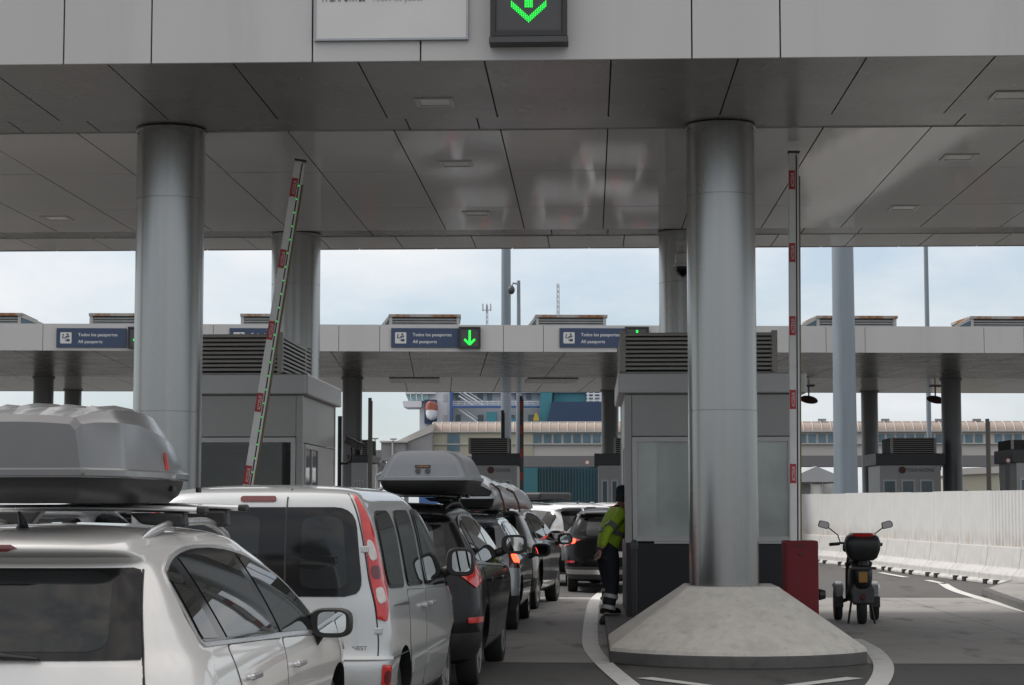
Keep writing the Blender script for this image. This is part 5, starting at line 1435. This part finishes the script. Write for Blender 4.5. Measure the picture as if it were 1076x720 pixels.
# ---- farther vehicles beyond
sp = suvspec(4.6, .92, 1.76, 'paint_white', third='led_red')
g8, h8 = car('white_suv', 'far white SUV seen only above the roofs beyond the black SUV', 'car', (.75, 52.5, 0), radians(6), sp, GQ)
sp = suvspec(4.4, .9, 1.72, 'paint_white_grey')
g9, h9 = car('white_car', 'far pale car whose roof shows beside the raised arm with red marks', 'car', (-2.6, 49.5, 0), radians(30), sp, GQ)
for (x_, y_, r_, l_) in ((-.75, 59, 8, 'distant white SUV between the white SUV roof and the teal wall'), (1.6, 61, -4, 'distant white SUV partly hidden behind the officer'), (-3.2, 60, 14, 'distant white SUV furthest along the queue under the gallery')):
    c_ = copy_tree(g8); place(c_, (x_, y_, 0), radians(r_)); c_['label'] = l_
# ---- neighbouring lane on the far side of the roof-box car
GN = 'cars in the neighbouring lane'
sp = suvspec(4.4, .9, 1.70, 'paint_white', third='led_red', rg='car_glass_grey', tails=[dict(poly=[(.85, .9), (1.5, .88), (1.62, 1.0), (.9, 1.03)], mat='lens_red_lit')])
n1, _ = car('white_hatchback', 'white hatchback with lit brake light seen under the nearest roof box', 'car', (-7.05, 24.4, 0), 0, sp, GN)
sp = suvspec(4.5, .9, 1.66, 'paint_dark_blue', tails=[dict(poly=[(.85, .9), (1.5, .88), (1.62, 1.0), (.9, 1.03)], mat='lens_red_lit')])
n2, _ = car('dark_car', 'dark car with lit red light glimpsed in the gap under the roof box', 'car', (-7.3, 31.0, 0), 0, sp, GN)
sp = suvspec(4.4, .9, 1.68, 'paint_silver', tails=[dict(poly=[(.85, .9), (1.5, .88), (1.62, 1.0), (.9, 1.03)], mat='lens_red_lit')])
n3, _ = car('silver_car', 'silver car ahead in the neighbouring lane, glimpsed under the roof box', 'car', (-7.2, 37.6, 0), 0, sp, GN)

# ---- roof loads
# nearest box: own sculpted shape
def near_box():
    Mx = root_mat(tg) @ Matrix.Translation((.05, .28, 0)); loc = Mx.to_translation()
    t = thing('roof_box', 'dark grey ribbed roof box with red mark on the nearest SUV', 'roof box', loc, Mx.to_euler().z, 'roof boxes on the queuing cars')
    L = 2.05; hw = .415; zl, zb = 1.845, 1.705
    # lid sections: list of (y, half width at lip, half width shoulder, shoulder z, half width top, top z)
    secs = [(0.00, .312, .288, .17, .262, .185), (.025, .33, .308, .198, .28, .218), (.13, .368, .345, .21, .318, .24), (.27, .408, .385, .214, .35, .255), (.34, .415, .394, .215, .358, .262), (.62, .415, .394, .215, .35, .272),
            (.9, .415, .388, .195, .335, .271), (1.12, .412, .378, .172, .315, .262), (1.35, .40, .358, .146, .286, .242), (1.55, .372, .325, .118, .248, .208), (1.72, .325, .28, .09, .2, .163), (1.86, .262, .222, .064, .148, .115), (1.96, .19, .158, .038, .098, .07), (2.02, .12, .095, .018, .055, .03)]
    rings = []
    for (y, w0, w1, z1, w2, z2) in secs:
        half = [(w0, 0), (w0 - .002, .02), (w0 + (w1 - w0) * .5, z1 * .55), (w1, z1 - .012), (w1 - .012, z1 + .002)]
        n = 5
        for i in range(1, n): u = i / n; half.append((w1 - .012 + (w2 - w1 + .012) * u, z1 + .002 + (z2 - z1 - .002) * u))
        half.append((w2, z2))
        m_ = 24
        for i in range(1, m_ + 1):
            x = w2 * (1 - i / m_); bump = .02 * max(0, cos(2 * pi * x / .138)) ** 10 if .03 < y < 1.0 else 0
            half.append((x, z2 + .012 * (1 - (x / w2) ** 2) + bump))
        rg = [Vector((x, y, zl + .012 + z)) for (x, z) in half] + [Vector((-x, y, zl + .012 + z)) for (x, z) in half[-2::-1]]
        rings.append(rg)
    lid = MB().loft(rings).build('lid', M['box_grey'], t, smooth=22)
    pts = [(w0 + .022, y) for (y, w0, *_r) in secs]; pts[0] = (pts[0][0], -.022); pts[-1] = (pts[-1][0] + .01, L + .01)
    poly = pts + [(-x, y) for (x, y) in pts[::-1]]
    MB().prism(poly, zl - .03, zl + .012).build('rim', M['box_grey'], t, bevel=.009, smooth=40)
    rings = []
    for (k, z, ins) in ((.985, zl - .029, .01), (.97, zl - .06, .015), (.93, zl - .1, .04), (.80, zb, .1)):
        o = [(w0, y) for (y, w0, *_r) in secs]
        rings.append([Vector((x * k, ins + y / L * (L - 2 * ins), z)) for (x, y) in o + [(-a, b) for (a, b) in o[::-1]]])
    MB().loft(rings).build('base', M['box_base'], t, smooth=40)
    # latches and marks on the visible side
    mk = MB(); mk.prism([(0, 0), (.02, 0), (.012, .085), (.006, .085)], 0, .004, Matrix.Translation((.412, 1.02, zl + .02)) @ Matrix.Rotation(radians(-6), 4, 'Y') @ Matrix.Rotation(radians(90), 4, 'Z') @ Matrix.Rotation(radians(90), 4, 'X'))
    mk.prism([(.03, 0), (.06, 0), (.032, .08), (.024, .08)], 0, .004, Matrix.Translation((.412, 1.02, zl + .02)) @ Matrix.Rotation(radians(-6), 4, 'Y') @ Matrix.Rotation(radians(90), 4, 'Z') @ Matrix.Rotation(radians(90), 4, 'X'))
    mk.build('red_mark', M['red_mark'], t)
    for y in (1.2, 1.72): MB().box(.39, .412, y - .025, y + .025, zl - .085, zl - .055).build('latch', M['black'], t, bevel=.006)
    text('roof', .022, M['white_text'], t, 'rim_lettering', width=.08, mtx=Matrix.Translation((.4385, 1.04, zl - .02)) @ Matrix.Rotation(radians(90), 4, 'Z') @ Matrix.Rotation(radians(90), 4, 'X'))
    return t
near_box()
b3, w3, hh3 = roof_box('light grey roof box with a small orange label on the black people carrier', bk, (.40, .25, 0), 2.0, .42, 1.945, 1.80, .245, 'box_mid', 'box_base', nose=.4, rearh=.93, crown=.15, squarish=6., lean=.26)
MB().box(-.075, .065, -.012, .004, 2.035, 2.06).build('label', M['black'], b3)
text('roof line', .014, M['lens_amber'], b3, 'label_lettering', width=.11, mtx=face_cam((-.06, -.0135, 2.042)))
m_ = MB(); m_.lathe([(.025, 0), (.025, .012), (.001, .013)], 16, Matrix.Translation((-.05, 0, 2.005)) @ Matrix.Rotation(radians(90), 4, 'X')); m_.lathe([(.025, 0), (.025, .012), (.001, .013)], 16, Matrix.Translation((.04, 0, 2.005)) @ Matrix.Rotation(radians(90), 4, 'X')); m_.build('lock', M['dark_grey'], b3)
b4, w4, hh4 = roof_box('black roof box with white gloss lid on the grey estate car', g4, (.20, .1, 0), 2.1, .36, 1.80, 1.655, .30, 'box_white', 'box_base', nose=.5, rearh=.6, crown=.3, squarish=2.4, rz=radians(0))
MB().prism([(-.37, 0), (.30, 0), (.345, .07), (.1, .19), (-.1, .235), (-.37, .235)], -.005, .03, Matrix.Translation((0, 0, 1.80)) @ Matrix.Rotation(radians(90), 4, 'X')).build('rear_panel', M['box_base'], b4, bevel=.02)
# white crumpled cover strapped beside the box
Mx = root_mat(g4) @ Matrix.Translation((.46, .15, 1.64))
t = thing('board_bag', 'white crumpled bag strapped beside the roof box of the grey estate car', 'bag', Mx.to_translation(), 0, None)
rings = []
for i in range(22):
    u = i / 21; x = u * .56; hh_ = .34 * (1 - u ** 2.4) ** .6 + .02; rg = []
    for j in range(40):
        an = 2 * pi * j / 40; c, q_ = cos(an), sin(an)
        wob = 1 + .05 * sin(u * 21 + 3 * an) + .05 * sin(7 * an + u * 9) + .04 * sin(13 * an - u * 17) + .03 * sin(u * 47 + 5 * an)
        rg.append(Vector((x + .02 * sin(9 * an + u * 5), .85 + .8 * math.copysign(abs(c) ** .6, c) * (1 - .35 * u ** 2) * (.96 + .04 * wob), hh_ * .5 + hh_ * .5 * wob * math.copysign(abs(q_) ** .6, q_))))
    rings.append(rg)
MB().loft(rings).build('bag_cover', M['box_white'], t, smooth=60)
for x, y in ((.16, 0), (.36, .02)):
    hh_ = .34 * (1 - (x / .56) ** 2.4) ** .6
    MB().tube([(x - .1, .03 + y, hh_ * 1.02), (x, .02 + y, hh_ * .8), (x + .06, .03 + y, hh_ * .3), (x + .08, .05 + y, -.04)], .014, 6).build('strap', M['strap'], t)
# bags on the white turning SUV
for k, (x, y, w, d, h, l, mm) in enumerate(((-.1, 1.2, .9, 1.5, .16, 'long black roof bag on the white turning SUV', 'black'), (-.2, 2.75, .8, .5, .14, 'pale bundle ahead of the black bag on the white SUV', 'unit_white'))):
    zz = h7.roofz(.3, y + .3) + .06
    Mx = root_mat(g7) @ Matrix.Translation((x, y, zz))
    t = thing('roof_bag', l, 'bag', Mx.to_translation(), Mx.to_euler().z, 'bags on the white SUV roof')
    MB().box(-w / 2, w / 2, 0, d, 0, h).build('bag_cover', M[mm], t, bevel=.05, seg=3)
    MB().box(-w / 2 - .006, w / 2 + .006, d * .4, d * .46, -.03, h + .006).build('strap', M['dark_grey'], t)
# ------------------------------------------------------------------ three-wheeled scooter
sc = gnd(904, 657)
t = thing('three_wheeled_scooter', 'black three-wheeled scooter with top case parked facing away beside the barrier', 'scooter', (sc.x + .045, sc.y, 0), radians(-3))
def swheel(x, y, r, w, nm):
    mt = Matrix.Translation((x, y, r)) @ Matrix.Rotation(radians(90), 4, 'Y')
    m_ = MB(); m_.lathe([(r * .72, -w / 2), (r * .93, -w / 2), (r, -w * .25), (r, w * .25), (r * .93, w / 2), (r * .72, w / 2), (r * .72, -w / 2)], 32, mt); ty = m_.build('wheel', M['rubber'], t, smooth=50)
    m_ = MB(); m_.lathe([(.001, -.03), (.05, -.03), (.05, .03), (.001, .03)], 16, mt)
    for k in range(5):
        m_.box(-.012, .012, -.012, .012, .03, r * .74, mt @ Matrix.Rotation(2 * pi * k / 5, 4, 'Z') @ Matrix.Rotation(radians(90), 4, 'X'))
    m_.lathe([(r * .70, -w * .3), (r * .74, -w * .3), (r * .74, w * .3), (r * .70, w * .3), (r * .70, -w * .3)], 32, mt)
    m_.build('rim', M['dark_grey'], ty)
swheel(0, .25, .235, .115, 'w')
for s in (-1, 1):
    swheel(s * .265, 1.25, .25, .11, 'w')
    rings = []
    for i in range(13):
        a = radians(10 + 135 * i / 12); r = .30; c = Vector((0, 1.25 - r * cos(a), .25 + r * sin(a))); n = Vector((0, -cos(a), sin(a)))
        ww = .075 * min(1, .5 + i / 6, .5 + (12 - i) / 6)
        rings.append([Vector((s * .265 - ww, 0, 0)) + c - n * .02, Vector((s * .265 - ww * .6, 0, 0)) + c + n * .02, Vector((s * .265 + ww * .6, 0, 0)) + c + n * .02, Vector((s * .265 + ww, 0, 0)) + c - n * .02, Vector((s * .265 + ww * .5, 0, 0)) + c + n * .005, Vector((s * .265 - ww * .5, 0, 0)) + c + n * .005])
    MB().loft(rings).build('fender', M['fender_grey'], t, smooth=50)
    MB().box(s * .265 - .06, s * .265 + .06, .93, .97, .2, .36).build('mud_flap', M['black'], t, bevel=.01)
    MB().tube([(s * .06, 1.15, .34), (s * .21, 1.25, .27)], .03, 8).build('suspension_arm', M['black'], t)
    MB().tube([(s * .13, .42, .33), (s * .19, .3, .0)], .016, 8).build('stand', M['black'], t)
# body loft from tail to front shield
def ring(y, z0, z1, w0, w1):
    out = []
    for i in range(20):
        a = 2 * pi * i / 20; c, s_ = cos(a), sin(a); z = (z0 + z1) / 2 + (z1 - z0) / 2 * math.copysign(abs(s_) ** .7, s_); u = (z - z0) / max(.01, z1 - z0)
        out.append(Vector(((w0 + (w1 - w0) * u) * math.copysign(abs(c) ** .7, c), y, z)))
    return out
MB().loft([ring(-.02, .62, .78, .07, .10), ring(.05, .5, .84, .11, .16), ring(.3, .44, .87, .15, .17), ring(.6, .36, .86, .16, .17), ring(.8, .3, .6, .16, .15), ring(.95, .28, .42, .17, .17), ring(1.15, .28, .5, .17, .15), ring(1.25, .35, .95, .15, .15), ring(1.36, .5, 1.08, .12, .12), ring(1.42, .6, 1.0, .08, .08)]).build('body', M['black'], t, smooth=50)
MB().loft([ring(.02, .8, .88, .13, .12), ring(.1, .82, .91, .15, .14), ring(.7, .82, .92, .15, .14), ring(.82, .8, .88, .12, .1)]).build('seat', M['rubber'], t, smooth=60)
m_ = MB(); m_.prism([(-.14, .16), (.14, .16), (.17, .36), (.08, .55), (-.08, .55), (-.17, .36)], -.0, .09, Matrix.Translation((0, .06, .12)) @ Matrix.Rotation(radians(78), 4, 'X')); m_.build('rear_mudguard', M['black'], t, bevel=.02)
MB().box(-.03, .03, -.062, -.045, .36, .44).build('tail_light', M['lens_dark_red'], t, bevel=.005)
MB().box(-.06, .06, -.05, -.035, .60, .75).build('number_plate', M['plate_yellow'], t, bevel=.004)
MB().box(-.16, .16, -.035, .0, .78, .82).build('rear_lamp_bar', M['dark_grey'], t, bevel=.01)
for s in (-1, 1): MB().lathe([(.024, 0), (.02, .03), (.001, .035)], 14, Matrix.Translation((s * .17, -.03, .80)) @ Matrix.Rotation(radians(90), 4, 'X')).build('indicator', M['lens_dark_red'], t)
# top case
def rr(z, w, y0, y1): return [Vector((p[0], p[1], z)) for p in rpoly([(-w, y0), (w, y0), (w, y1), (-w, y1)], .1, 5)]
tc_ = MB().loft([rr(.91, .15, -.14, .2), rr(.95, .2, -.18, .24), rr(1.06, .238, -.21, .26), rr(1.16, .245, -.22, .27), rr(1.24, .22, -.2, .25), rr(1.295, .16, -.12, .18)]).build('top_case', M['black'], t, smooth=50)
m_ = MB(); m_.loft([rr(1.225, .19, -.205, -.05), rr(1.29, .15, -.16, -.05)]); m_.build('reflector', M['lens_red'], tc_, smooth=50)
MB().tube([(0, .0, .84), (0, .0, .93)], .09, 8).build('rack', M['black'], t)
hb_ = MB().tube([(-.34, 1.1, 1.12), (-.2, 1.16, 1.13), (0, 1.22, 1.1), (.2, 1.16, 1.13), (.34, 1.1, 1.12)], .018, 10).build('handlebar', M['black'], t, smooth=60)
for s in (-1, 1):
    MB().tube([(s * .24, 1.15, 1.12), (s * .38, 1.09, 1.11)], .026, 10).build('grip', M['rubber'], hb_)
    MB().tube([(s * .22, 1.17, 1.13), (s * .26, 1.15, 1.25), (s * .40, 1.12, 1.36)], .009, 8).build('mirror_stem', M['black'], t)
    mt = Matrix.Translation((s * .46, 1.11, 1.40)) @ Matrix.Rotation(s * radians(-14), 4, 'Y') @ Matrix.Rotation(radians(90), 4, 'X')
    mm = MB().prism(rpoly([(-.085, -.05), (.07, -.055), (.09, 0), (.06, .055), (-.08, .05)], .03, 4), -.03, .0, mt).build('mirror', M['black'], t, bevel=.008)
    MB().prism(rpoly([(-.072, -.042), (.06, -.045), (.078, 0), (.052, .045), (-.068, .042)], .025, 4), .001, .004, mt).build('mirror_glass', M['mirror'], mm)
MB().box(-.19, .19, 1.02, 1.2, 1.0, 1.12).build('dashboard', M['black'], t, bevel=.03)
MB().tube([(0, 1.2, .6), (0, 1.25, 1.08)], .05, 10).build('steering_column', M['black'], t)

# ------------------------------------------------------------------ people
def skin(name, verts, edges, radii, m, parent, sub=2):
    me = bpy.data.meshes.new(name); me.from_pydata([tuple(v) for v in verts], edges, [])
    o = bpy.data.objects.new(name, me); COL.objects.link(o)
    o.modifiers.new('skin', 'SKIN')
    sd = me.skin_vertices[0].data if me.skin_vertices else None
    if sd is None:
        bm = bmesh.new(); bm.from_mesh(me); bm.verts.layers.skin.verify(); bm.to_mesh(me); bm.free(); sd = me.skin_vertices[0].data
    for i, r in enumerate(radii):
        sd[i].radius = r if isinstance(r, tuple) else (r, r)
        sd[i].use_root = (i == 0)
    s = o.modifiers.new('sub', 'SUBSURF'); s.levels = sub; s.render_levels = sub
    bpy.context.view_layer.update()
    ev = o.evaluated_get(bpy.context.evaluated_depsgraph_get())
    m2 = bpy.data.meshes.new_from_object(ev); bpy.data.objects.remove(o)
    m2.materials.clear(); m2.materials.append(m); m2.shade_smooth()
    o = bpy.data.objects.new(name, m2); COL.objects.link(o); o.parent = parent
    return o
def chain(pts): return [(i, i + 1) for i in range(len(pts) - 1)]
def person(label, loc, rz, J, top, group=None, stripes=True, cap=True):
    """J: dict of joints in local coordinates, facing +Y."""
    t = thing('person', label, 'person', loc, rz, group)
    V = Vector
    pel, chest, neck, head = V(J['pelvis']), V(J['chest']), V(J['neck']), V(J['head'])
    up = (neck - pel).normalized()
    verts = [pel, pel.lerp(chest, .5), chest, neck, neck.lerp(head, .45)]; rad = [(.13, .10), (.12, .09), (.135, .10), .058, .056]; ed = [(0, 1), (1, 2), (2, 3), (3, 4)]
    def limb(root, pts, rs):
        i = root
        for p, r in zip(pts, rs):
            verts.append(V(p)); rad.append(r); ed.append((i, len(verts) - 1)); i = len(verts) - 1
        return i
    for s in ('L', 'R'):
        sh, el, wr = V(J['sh' + s]), V(J['el' + s]), V(J['wr' + s])
        limb(2, [chest.lerp(sh, .75) + V((0, 0, .03)), sh, sh.lerp(el, .5), el, el.lerp(wr, .5), wr], [.07, .062, .05, .042, .038, .028])
        hp, kn, an = V(J['hp' + s]), V(J['kn' + s]), V(J['an' + s])
        limb(0, [hp, hp.lerp(kn, .5), kn, kn.lerp(an, .45), an], [.092, .078, .06, .056, .04])
    body = skin('body', verts, ed, rad, M['skin'], t)
    # jacket
    verts = [pel - up * .08, pel.lerp(chest, .5), chest, chest.lerp(neck, .85)]; rad = [(.205, .165), (.195, .155), (.21, .165), (.11, .105)]; ed = [(0, 1), (1, 2), (2, 3)]
    for s in ('L', 'R'):
        sh, el, wr = V(J['sh' + s]), V(J['el' + s]), V(J['wr' + s])
        limb(2, [chest.lerp(sh, .75) + V((0, 0, .03)), sh, sh.lerp(el, .5), el, el.lerp(wr, .5), el.lerp(wr, .92)], [.088, .082, .07, .062, .058, .05])
    skin('jacket', verts, ed, rad, M[top], t)
    if stripes:
        d = (chest - pel)
        for k, (u, h) in enumerate(((.55, .055),)):
            c = pel + d * u; rings = []
            zax = d.normalized(); xax = (V(J['shR']) - V(J['shL'])).normalized(); xax = (xax - zax * xax.dot(zax)).normalized(); yax = zax.cross(xax)
            for dz in (-h / 2, h / 2):
                rings.append([c + zax * dz + xax * (.208 * cos(a)) + yax * (.17 * sin(a)) for a in [2 * pi * j / 28 for j in range(28)]])
            MB().loft(rings).build('reflective_band', M['hivis_band'], t, smooth=60)
        for s in ('L', 'R'):
            el, wr, sh = V(J['el' + s]), V(J['wr' + s]), V(J['sh' + s])
            a = sh.lerp(el, .6); b = sh.lerp(el, .8); MB().tube([a, b], .081, 16).build('sleeve_band', M['hivis_band'], t, smooth=60)
    # trousers
    verts = [pel + up * .16, pel]; rad = [(.165, .13), (.185, .15)]; ed = [(0, 1)]
    for s in ('L', 'R'):
        hp, kn, an = V(J['hp' + s]), V(J['kn' + s]), V(J['an' + s])
        limb(1, [hp, hp.lerp(kn, .5), kn, kn.lerp(an, .5), kn.lerp(an, .9)], [.124, .115, .096, .092, .09])
    skin('trousers', verts, ed, rad, M['navy_cloth'], t)
    if stripes:
        for s in ('L', 'R'):
            kn, an = V(J['kn' + s]), V(J['an' + s])
            for u in (.33, .68): MB().tube([kn.lerp(an, u - .06), kn.lerp(an, u + .06)], .1, 18).build('trouser_tape', M['reflective'], t, smooth=60)
    belt = MB(); rings = []
    for dz in (-.11, -.07):
        rings.append([pel + V((.19 * cos(a), .155 * sin(a), dz)) for a in [2 * pi * j / 24 for j in range(24)]])
    belt.loft(rings); belt.build('belt', M['black'], t, smooth=60)
    # boots
    for s in ('L', 'R'):
        an = V(J['an' + s]); dr = V(J.get('toe' + s, (0, 1, 0))).normalized()
        sd = V((-dr.y, dr.x, 0)); z0 = an.z - .09; rings = []
        for (k, w, h) in ((-.09, .03, .06), (-.06, .045, .12), (.0, .05, .16), (.06, .05, .12), (.13, .05, .08), (.18, .042, .06), (.2, .02, .03)):
            rings.append([V((an.x, an.y, z0)) + dr * k + sd * (w * math.copysign(abs(cos(a)) ** .7, cos(a))) + V((0, 0, h * .5 + h * .5 * math.copysign(abs(sin(a)) ** .7, sin(a)))) for a in [2 * pi * j / 16 for j in range(16)]])
        MB().loft(rings).build('boot', M['black'], t, smooth=50)
    # head
    hd = V(J['head']); f = V(J.get('look', (0, 1, 0))).normalized(); rt = f.cross(V((0, 0, 1))).normalized(); upv = rt.cross(f)
    mt = Matrix(((rt.x, f.x, upv.x, hd.x), (rt.y, f.y, upv.y, hd.y), (rt.z, f.z, upv.z, hd.z), (0, 0, 0, 1)))
    rings = []
    for (z, rx, ry, cy) in ((-.125, .03, .03, .05), (-.115, .048, .055, .035), (-.085, .062, .078, .02), (-.04, .071, .09, .006), (.01, .076, .098, 0), (.06, .076, .1, -.004), (.095, .066, .088, -.006), (.118, .042, .058, -.006), (.126, .01, .012, -.006)):
        rings.append([mt @ V((rx * cos(a), cy + ry * sin(a), z)) for a in [2 * pi * j / 24 for j in range(24)]])
    h_ = MB().loft(rings)
    h_.tube([mt @ V((0, .09, .02)), mt @ V((0, .122, -.025)), mt @ V((0, .1, -.035))], [.008, .016, .012], 8)
    for s in (-1, 1): h_.ball(mt @ V((s * .078, -.005, -.005)), .012, .022, .032, 10, 8)
    ho = h_.build('head', M['skin'], t, smooth=60)
    e = MB()
    for s in (-1, 1): e.ball(mt @ V((s * .03, .084, .012)), .012, .012, .01, 10, 8)
    e.build('eye', M['eye_white'], ho, smooth=60)
    e = MB()
    for s in (-1, 1): e.ball(mt @ V((s * .03, .094, .012)), .006, .005, .006, 8, 6)
    e.build('pupil', M['black'], ho, smooth=60)
    MB().tube([mt @ V((-.024, .088, -.062)), mt @ V((0, .096, -.064)), mt @ V((.024, .088, -.062))], .006, 6).build('mouth', M['red_box'], ho)
    rings = []
    for (z, k) in ((-.07, 1.02), (-.02, 1.07), (.03, 1.09), (.08, 1.09), (.115, .95), (.138, .5), (.145, .08)):
        rx, ry = .077 * k, .101 * k
        rings.append([mt @ V((rx * cos(a), -.006 + ry * sin(a) * (1 if sin(a) < .1 or z > .05 else .55), z)) for a in [2 * pi * j / 24 for j in range(24)]])
    MB().loft(rings).build('hair', M['hair'], ho, smooth=60)
    if cap:
        rings = []
        for (z, k) in ((.03, 1.12), (.08, 1.14), (.125, 1.02), (.152, .6), (.158, .05)): rings.append([mt @ V((.078 * k * cos(a), -.006 + .102 * k * sin(a), z)) for a in [2 * pi * j / 24 for j in range(24)]])
        c_ = MB().loft(rings)
        c_.prism([(-.07, .06), (.07, .06), (.06, .15), (.02, .18), (-.02, .18), (-.06, .15)], .035, .047, mt)
        c_.build('cap', M['navy_cloth'], t, smooth=50)
    # hands
    for s, sg in (('L', -1), ('R', 1)):
        wr = V(J['wr' + s]); el = V(J['el' + s]); d = (wr - el).normalized(); side = d.cross(V((0, 1, 0)))
        if side.length < .1: side = d.cross(V((1, 0, 0)))
        side.normalize(); nn = d.cross(side).normalized()
        verts = [wr + d * .02]; rad = [(.028, .018)]; ed = []
        verts.append(wr + d * .085); rad.append((.038, .016)); ed.append((0, 1))
        for k, ln in enumerate((.066, .076, .07, .055)):
            o_ = side * ((k - 1.5) * .021); b0 = wr + d * .09 + o_
            limb(1, [b0, b0 + d * ln * .45 + nn * .006, b0 + d * ln * .75 + nn * .02, b0 + d * ln * .95 + nn * .036], [.0095, .009, .0085, .007])
        b0 = wr + d * .035 - side * .03
        limb(0, [b0, b0 + d * .03 - side * .02 + nn * .01, b0 + d * .06 - side * .024 + nn * .02], [.012, .011, .009])
        skin('hand', verts, ed, rad, M['skin'], t, 2)
    return t
# officer: faces the booth (local +Y turned to the right), bending towards it
Jo = dict(pelvis=(0, 0, .96), chest=(.0, .14, 1.36), neck=(0, .2, 1.53), head=(.0, .26, 1.655), look=(0, 1, -.15),
          shL=(-.19, .16, 1.43), elL=(-.2, .36, 1.24), wrL=(-.1, .50, 1.16), shR=(.19, .12, 1.43), elR=(.27, -.14, 1.20), wrR=(.26, -.22, .98),
          hpL=(-.1, 0, .92), knL=(-.11, .10, .53), anL=(-.11, .06, .22), hpR=(.1, 0, .92), knR=(.12, .02, .50), anR=(.13, -.08, .09), toeL=(0, 1, 0), toeR=(.2, 1, 0))
_off = person('officer in yellow hi-vis jacket and dark trousers leaning towards the booth', (.235, 28.05, 0), radians(-62), Jo, 'hivis')
_off.scale = (1.09, 1.09, 1.09)
Jw = dict(pelvis=(0, 0, .95), chest=(0, .02, 1.36), neck=(0, .03, 1.53), head=(0, .06, 1.67), shL=(-.19, .0, 1.43), elL=(-.25, .0, 1.15), wrL=(-.25, .1, .92), shR=(.19, 0, 1.43), elR=(.25, 0, 1.15), wrR=(.25, .1, .92),
          hpL=(-.1, 0, .92), knL=(-.11, .03, .5), anL=(-.11, 0, .09), hpR=(.1, 0, .92), knR=(.11, .03, .5), anR=(.11, 0, .09))
q = at(1016, 530, 52)
MB().box(q.x - 1.5, q.x + 1.5, 51, 53, 0, .26).build('pavement', M['kerb'])['kind'] = 'structure'
person('person whose dark-haired head just shows above the white fence', (q.x, 52, .26), 0, Jw, 'navy_cloth', stripes=False, cap=False)

# ------------------------------------------------------------------ sky and sun
w = bpy.data.worlds.new('World'); SC.world = w; w.use_nodes = True
nt = w.node_tree; N = nt.nodes; L = nt.links
bg = N['Background']
SUN_EL, SUN_AZ = 48, -74          # azimuth measured from +Y towards +X
sky = N.new('ShaderNodeTexSky'); sky.sky_type = 'NISHITA'; sky.sun_disc = False
sky.sun_elevation = radians(SUN_EL); sky.sun_rotation = radians(SUN_AZ); sky.air_density = 1.0; sky.dust_density = 1.0; sky.ozone_density = 1.5
tc = N.new('ShaderNodeTexCoord'); mp = N.new('ShaderNodeMapping'); mp.inputs['Scale'].default_value = (1, 1, 2.6)
L.new(tc.outputs['Generated'], mp.inputs['Vector'])
tint = N.new('ShaderNodeVectorMath'); tint.operation = 'MULTIPLY'; L.new(sky.outputs['Color'], tint.inputs[0]); tint.inputs[1].default_value = (.80, .97, 1.12)
nz = N.new('ShaderNodeTexNoise'); nz.inputs['Scale'].default_value = 5.5; nz.inputs['Detail'].default_value = 7; nz.inputs['Roughness'].default_value = .55
L.new(mp.outputs['Vector'], nz.inputs['Vector'])
r = N.new('ShaderNodeMapRange'); r.inputs['From Min'].default_value = .36; r.inputs['From Max'].default_value = .66; r.inputs['To Min'].default_value = .42; r.inputs['To Max'].default_value = 1.0
L.new(nz.outputs['Fac'], r.inputs['Value'])
mx = N.new('ShaderNodeMix'); mx.data_type = 'RGBA'
L.new(r.outputs[0], mx.inputs[0]); L.new(tint.outputs[0], mx.inputs[6])
mx.inputs[7].default_value = (7.7, 7.95, 8.25, 1)
sx_ = N.new('ShaderNodeSeparateXYZ'); L.new(tc.outputs['Generated'], sx_.inputs[0])
gr = N.new('ShaderNodeMapRange'); gr.data_type = 'FLOAT_VECTOR'
for nm, va in (('From Min', .06), ('From Max', .6)): gr.inputs[[i for i, q in enumerate(gr.inputs) if q.name == nm and q.type == 'VECTOR'][0]].default_value = (va,) * 3
for nm, va in (('To Min', (1., 1., 1.)), ('To Max', (2.0, 1.8, 1.58))): gr.inputs[[i for i, q in enumerate(gr.inputs) if q.name == nm and q.type == 'VECTOR'][0]].default_value = va
cz = N.new('ShaderNodeCombineXYZ'); [L.new(sx_.outputs[2], cz.inputs[i]) for i in range(3)]
L.new(cz.outputs[0], gr.inputs[[i for i, q in enumerate(gr.inputs) if q.name == 'Vector'][0]])
vm = N.new('ShaderNodeVectorMath'); vm.operation = 'MULTIPLY'; L.new(mx.outputs[2], vm.inputs[0]); L.new(gr.outputs['Vector'], vm.inputs[1])
L.new(vm.outputs[0], bg.inputs['Color']); bg.inputs['Strength'].default_value = .1
sd = bpy.data.lights.new('sun', 'SUN'); sd.energy = 2.3; sd.angle = radians(8); sd.color = (1, .96, .9)
so = bpy.data.objects.new('sun', sd); COL.objects.link(so)
dv = Vector((sin(radians(SUN_AZ)) * cos(radians(SUN_EL)), cos(radians(SUN_AZ)) * cos(radians(SUN_EL)), sin(radians(SUN_EL))))
so.rotation_euler = dv.to_track_quat('Z', 'Y').to_euler()
vs = SC.view_settings; vs.view_transform = 'Standard'; vs.look = 'None'; vs.exposure = .1; vs.gamma = 1; vs.use_curve_mapping = False
SC.render.engine = 'CYCLES'; SC.cycles.use_denoising = True; SC.cycles.max_bounces = 8
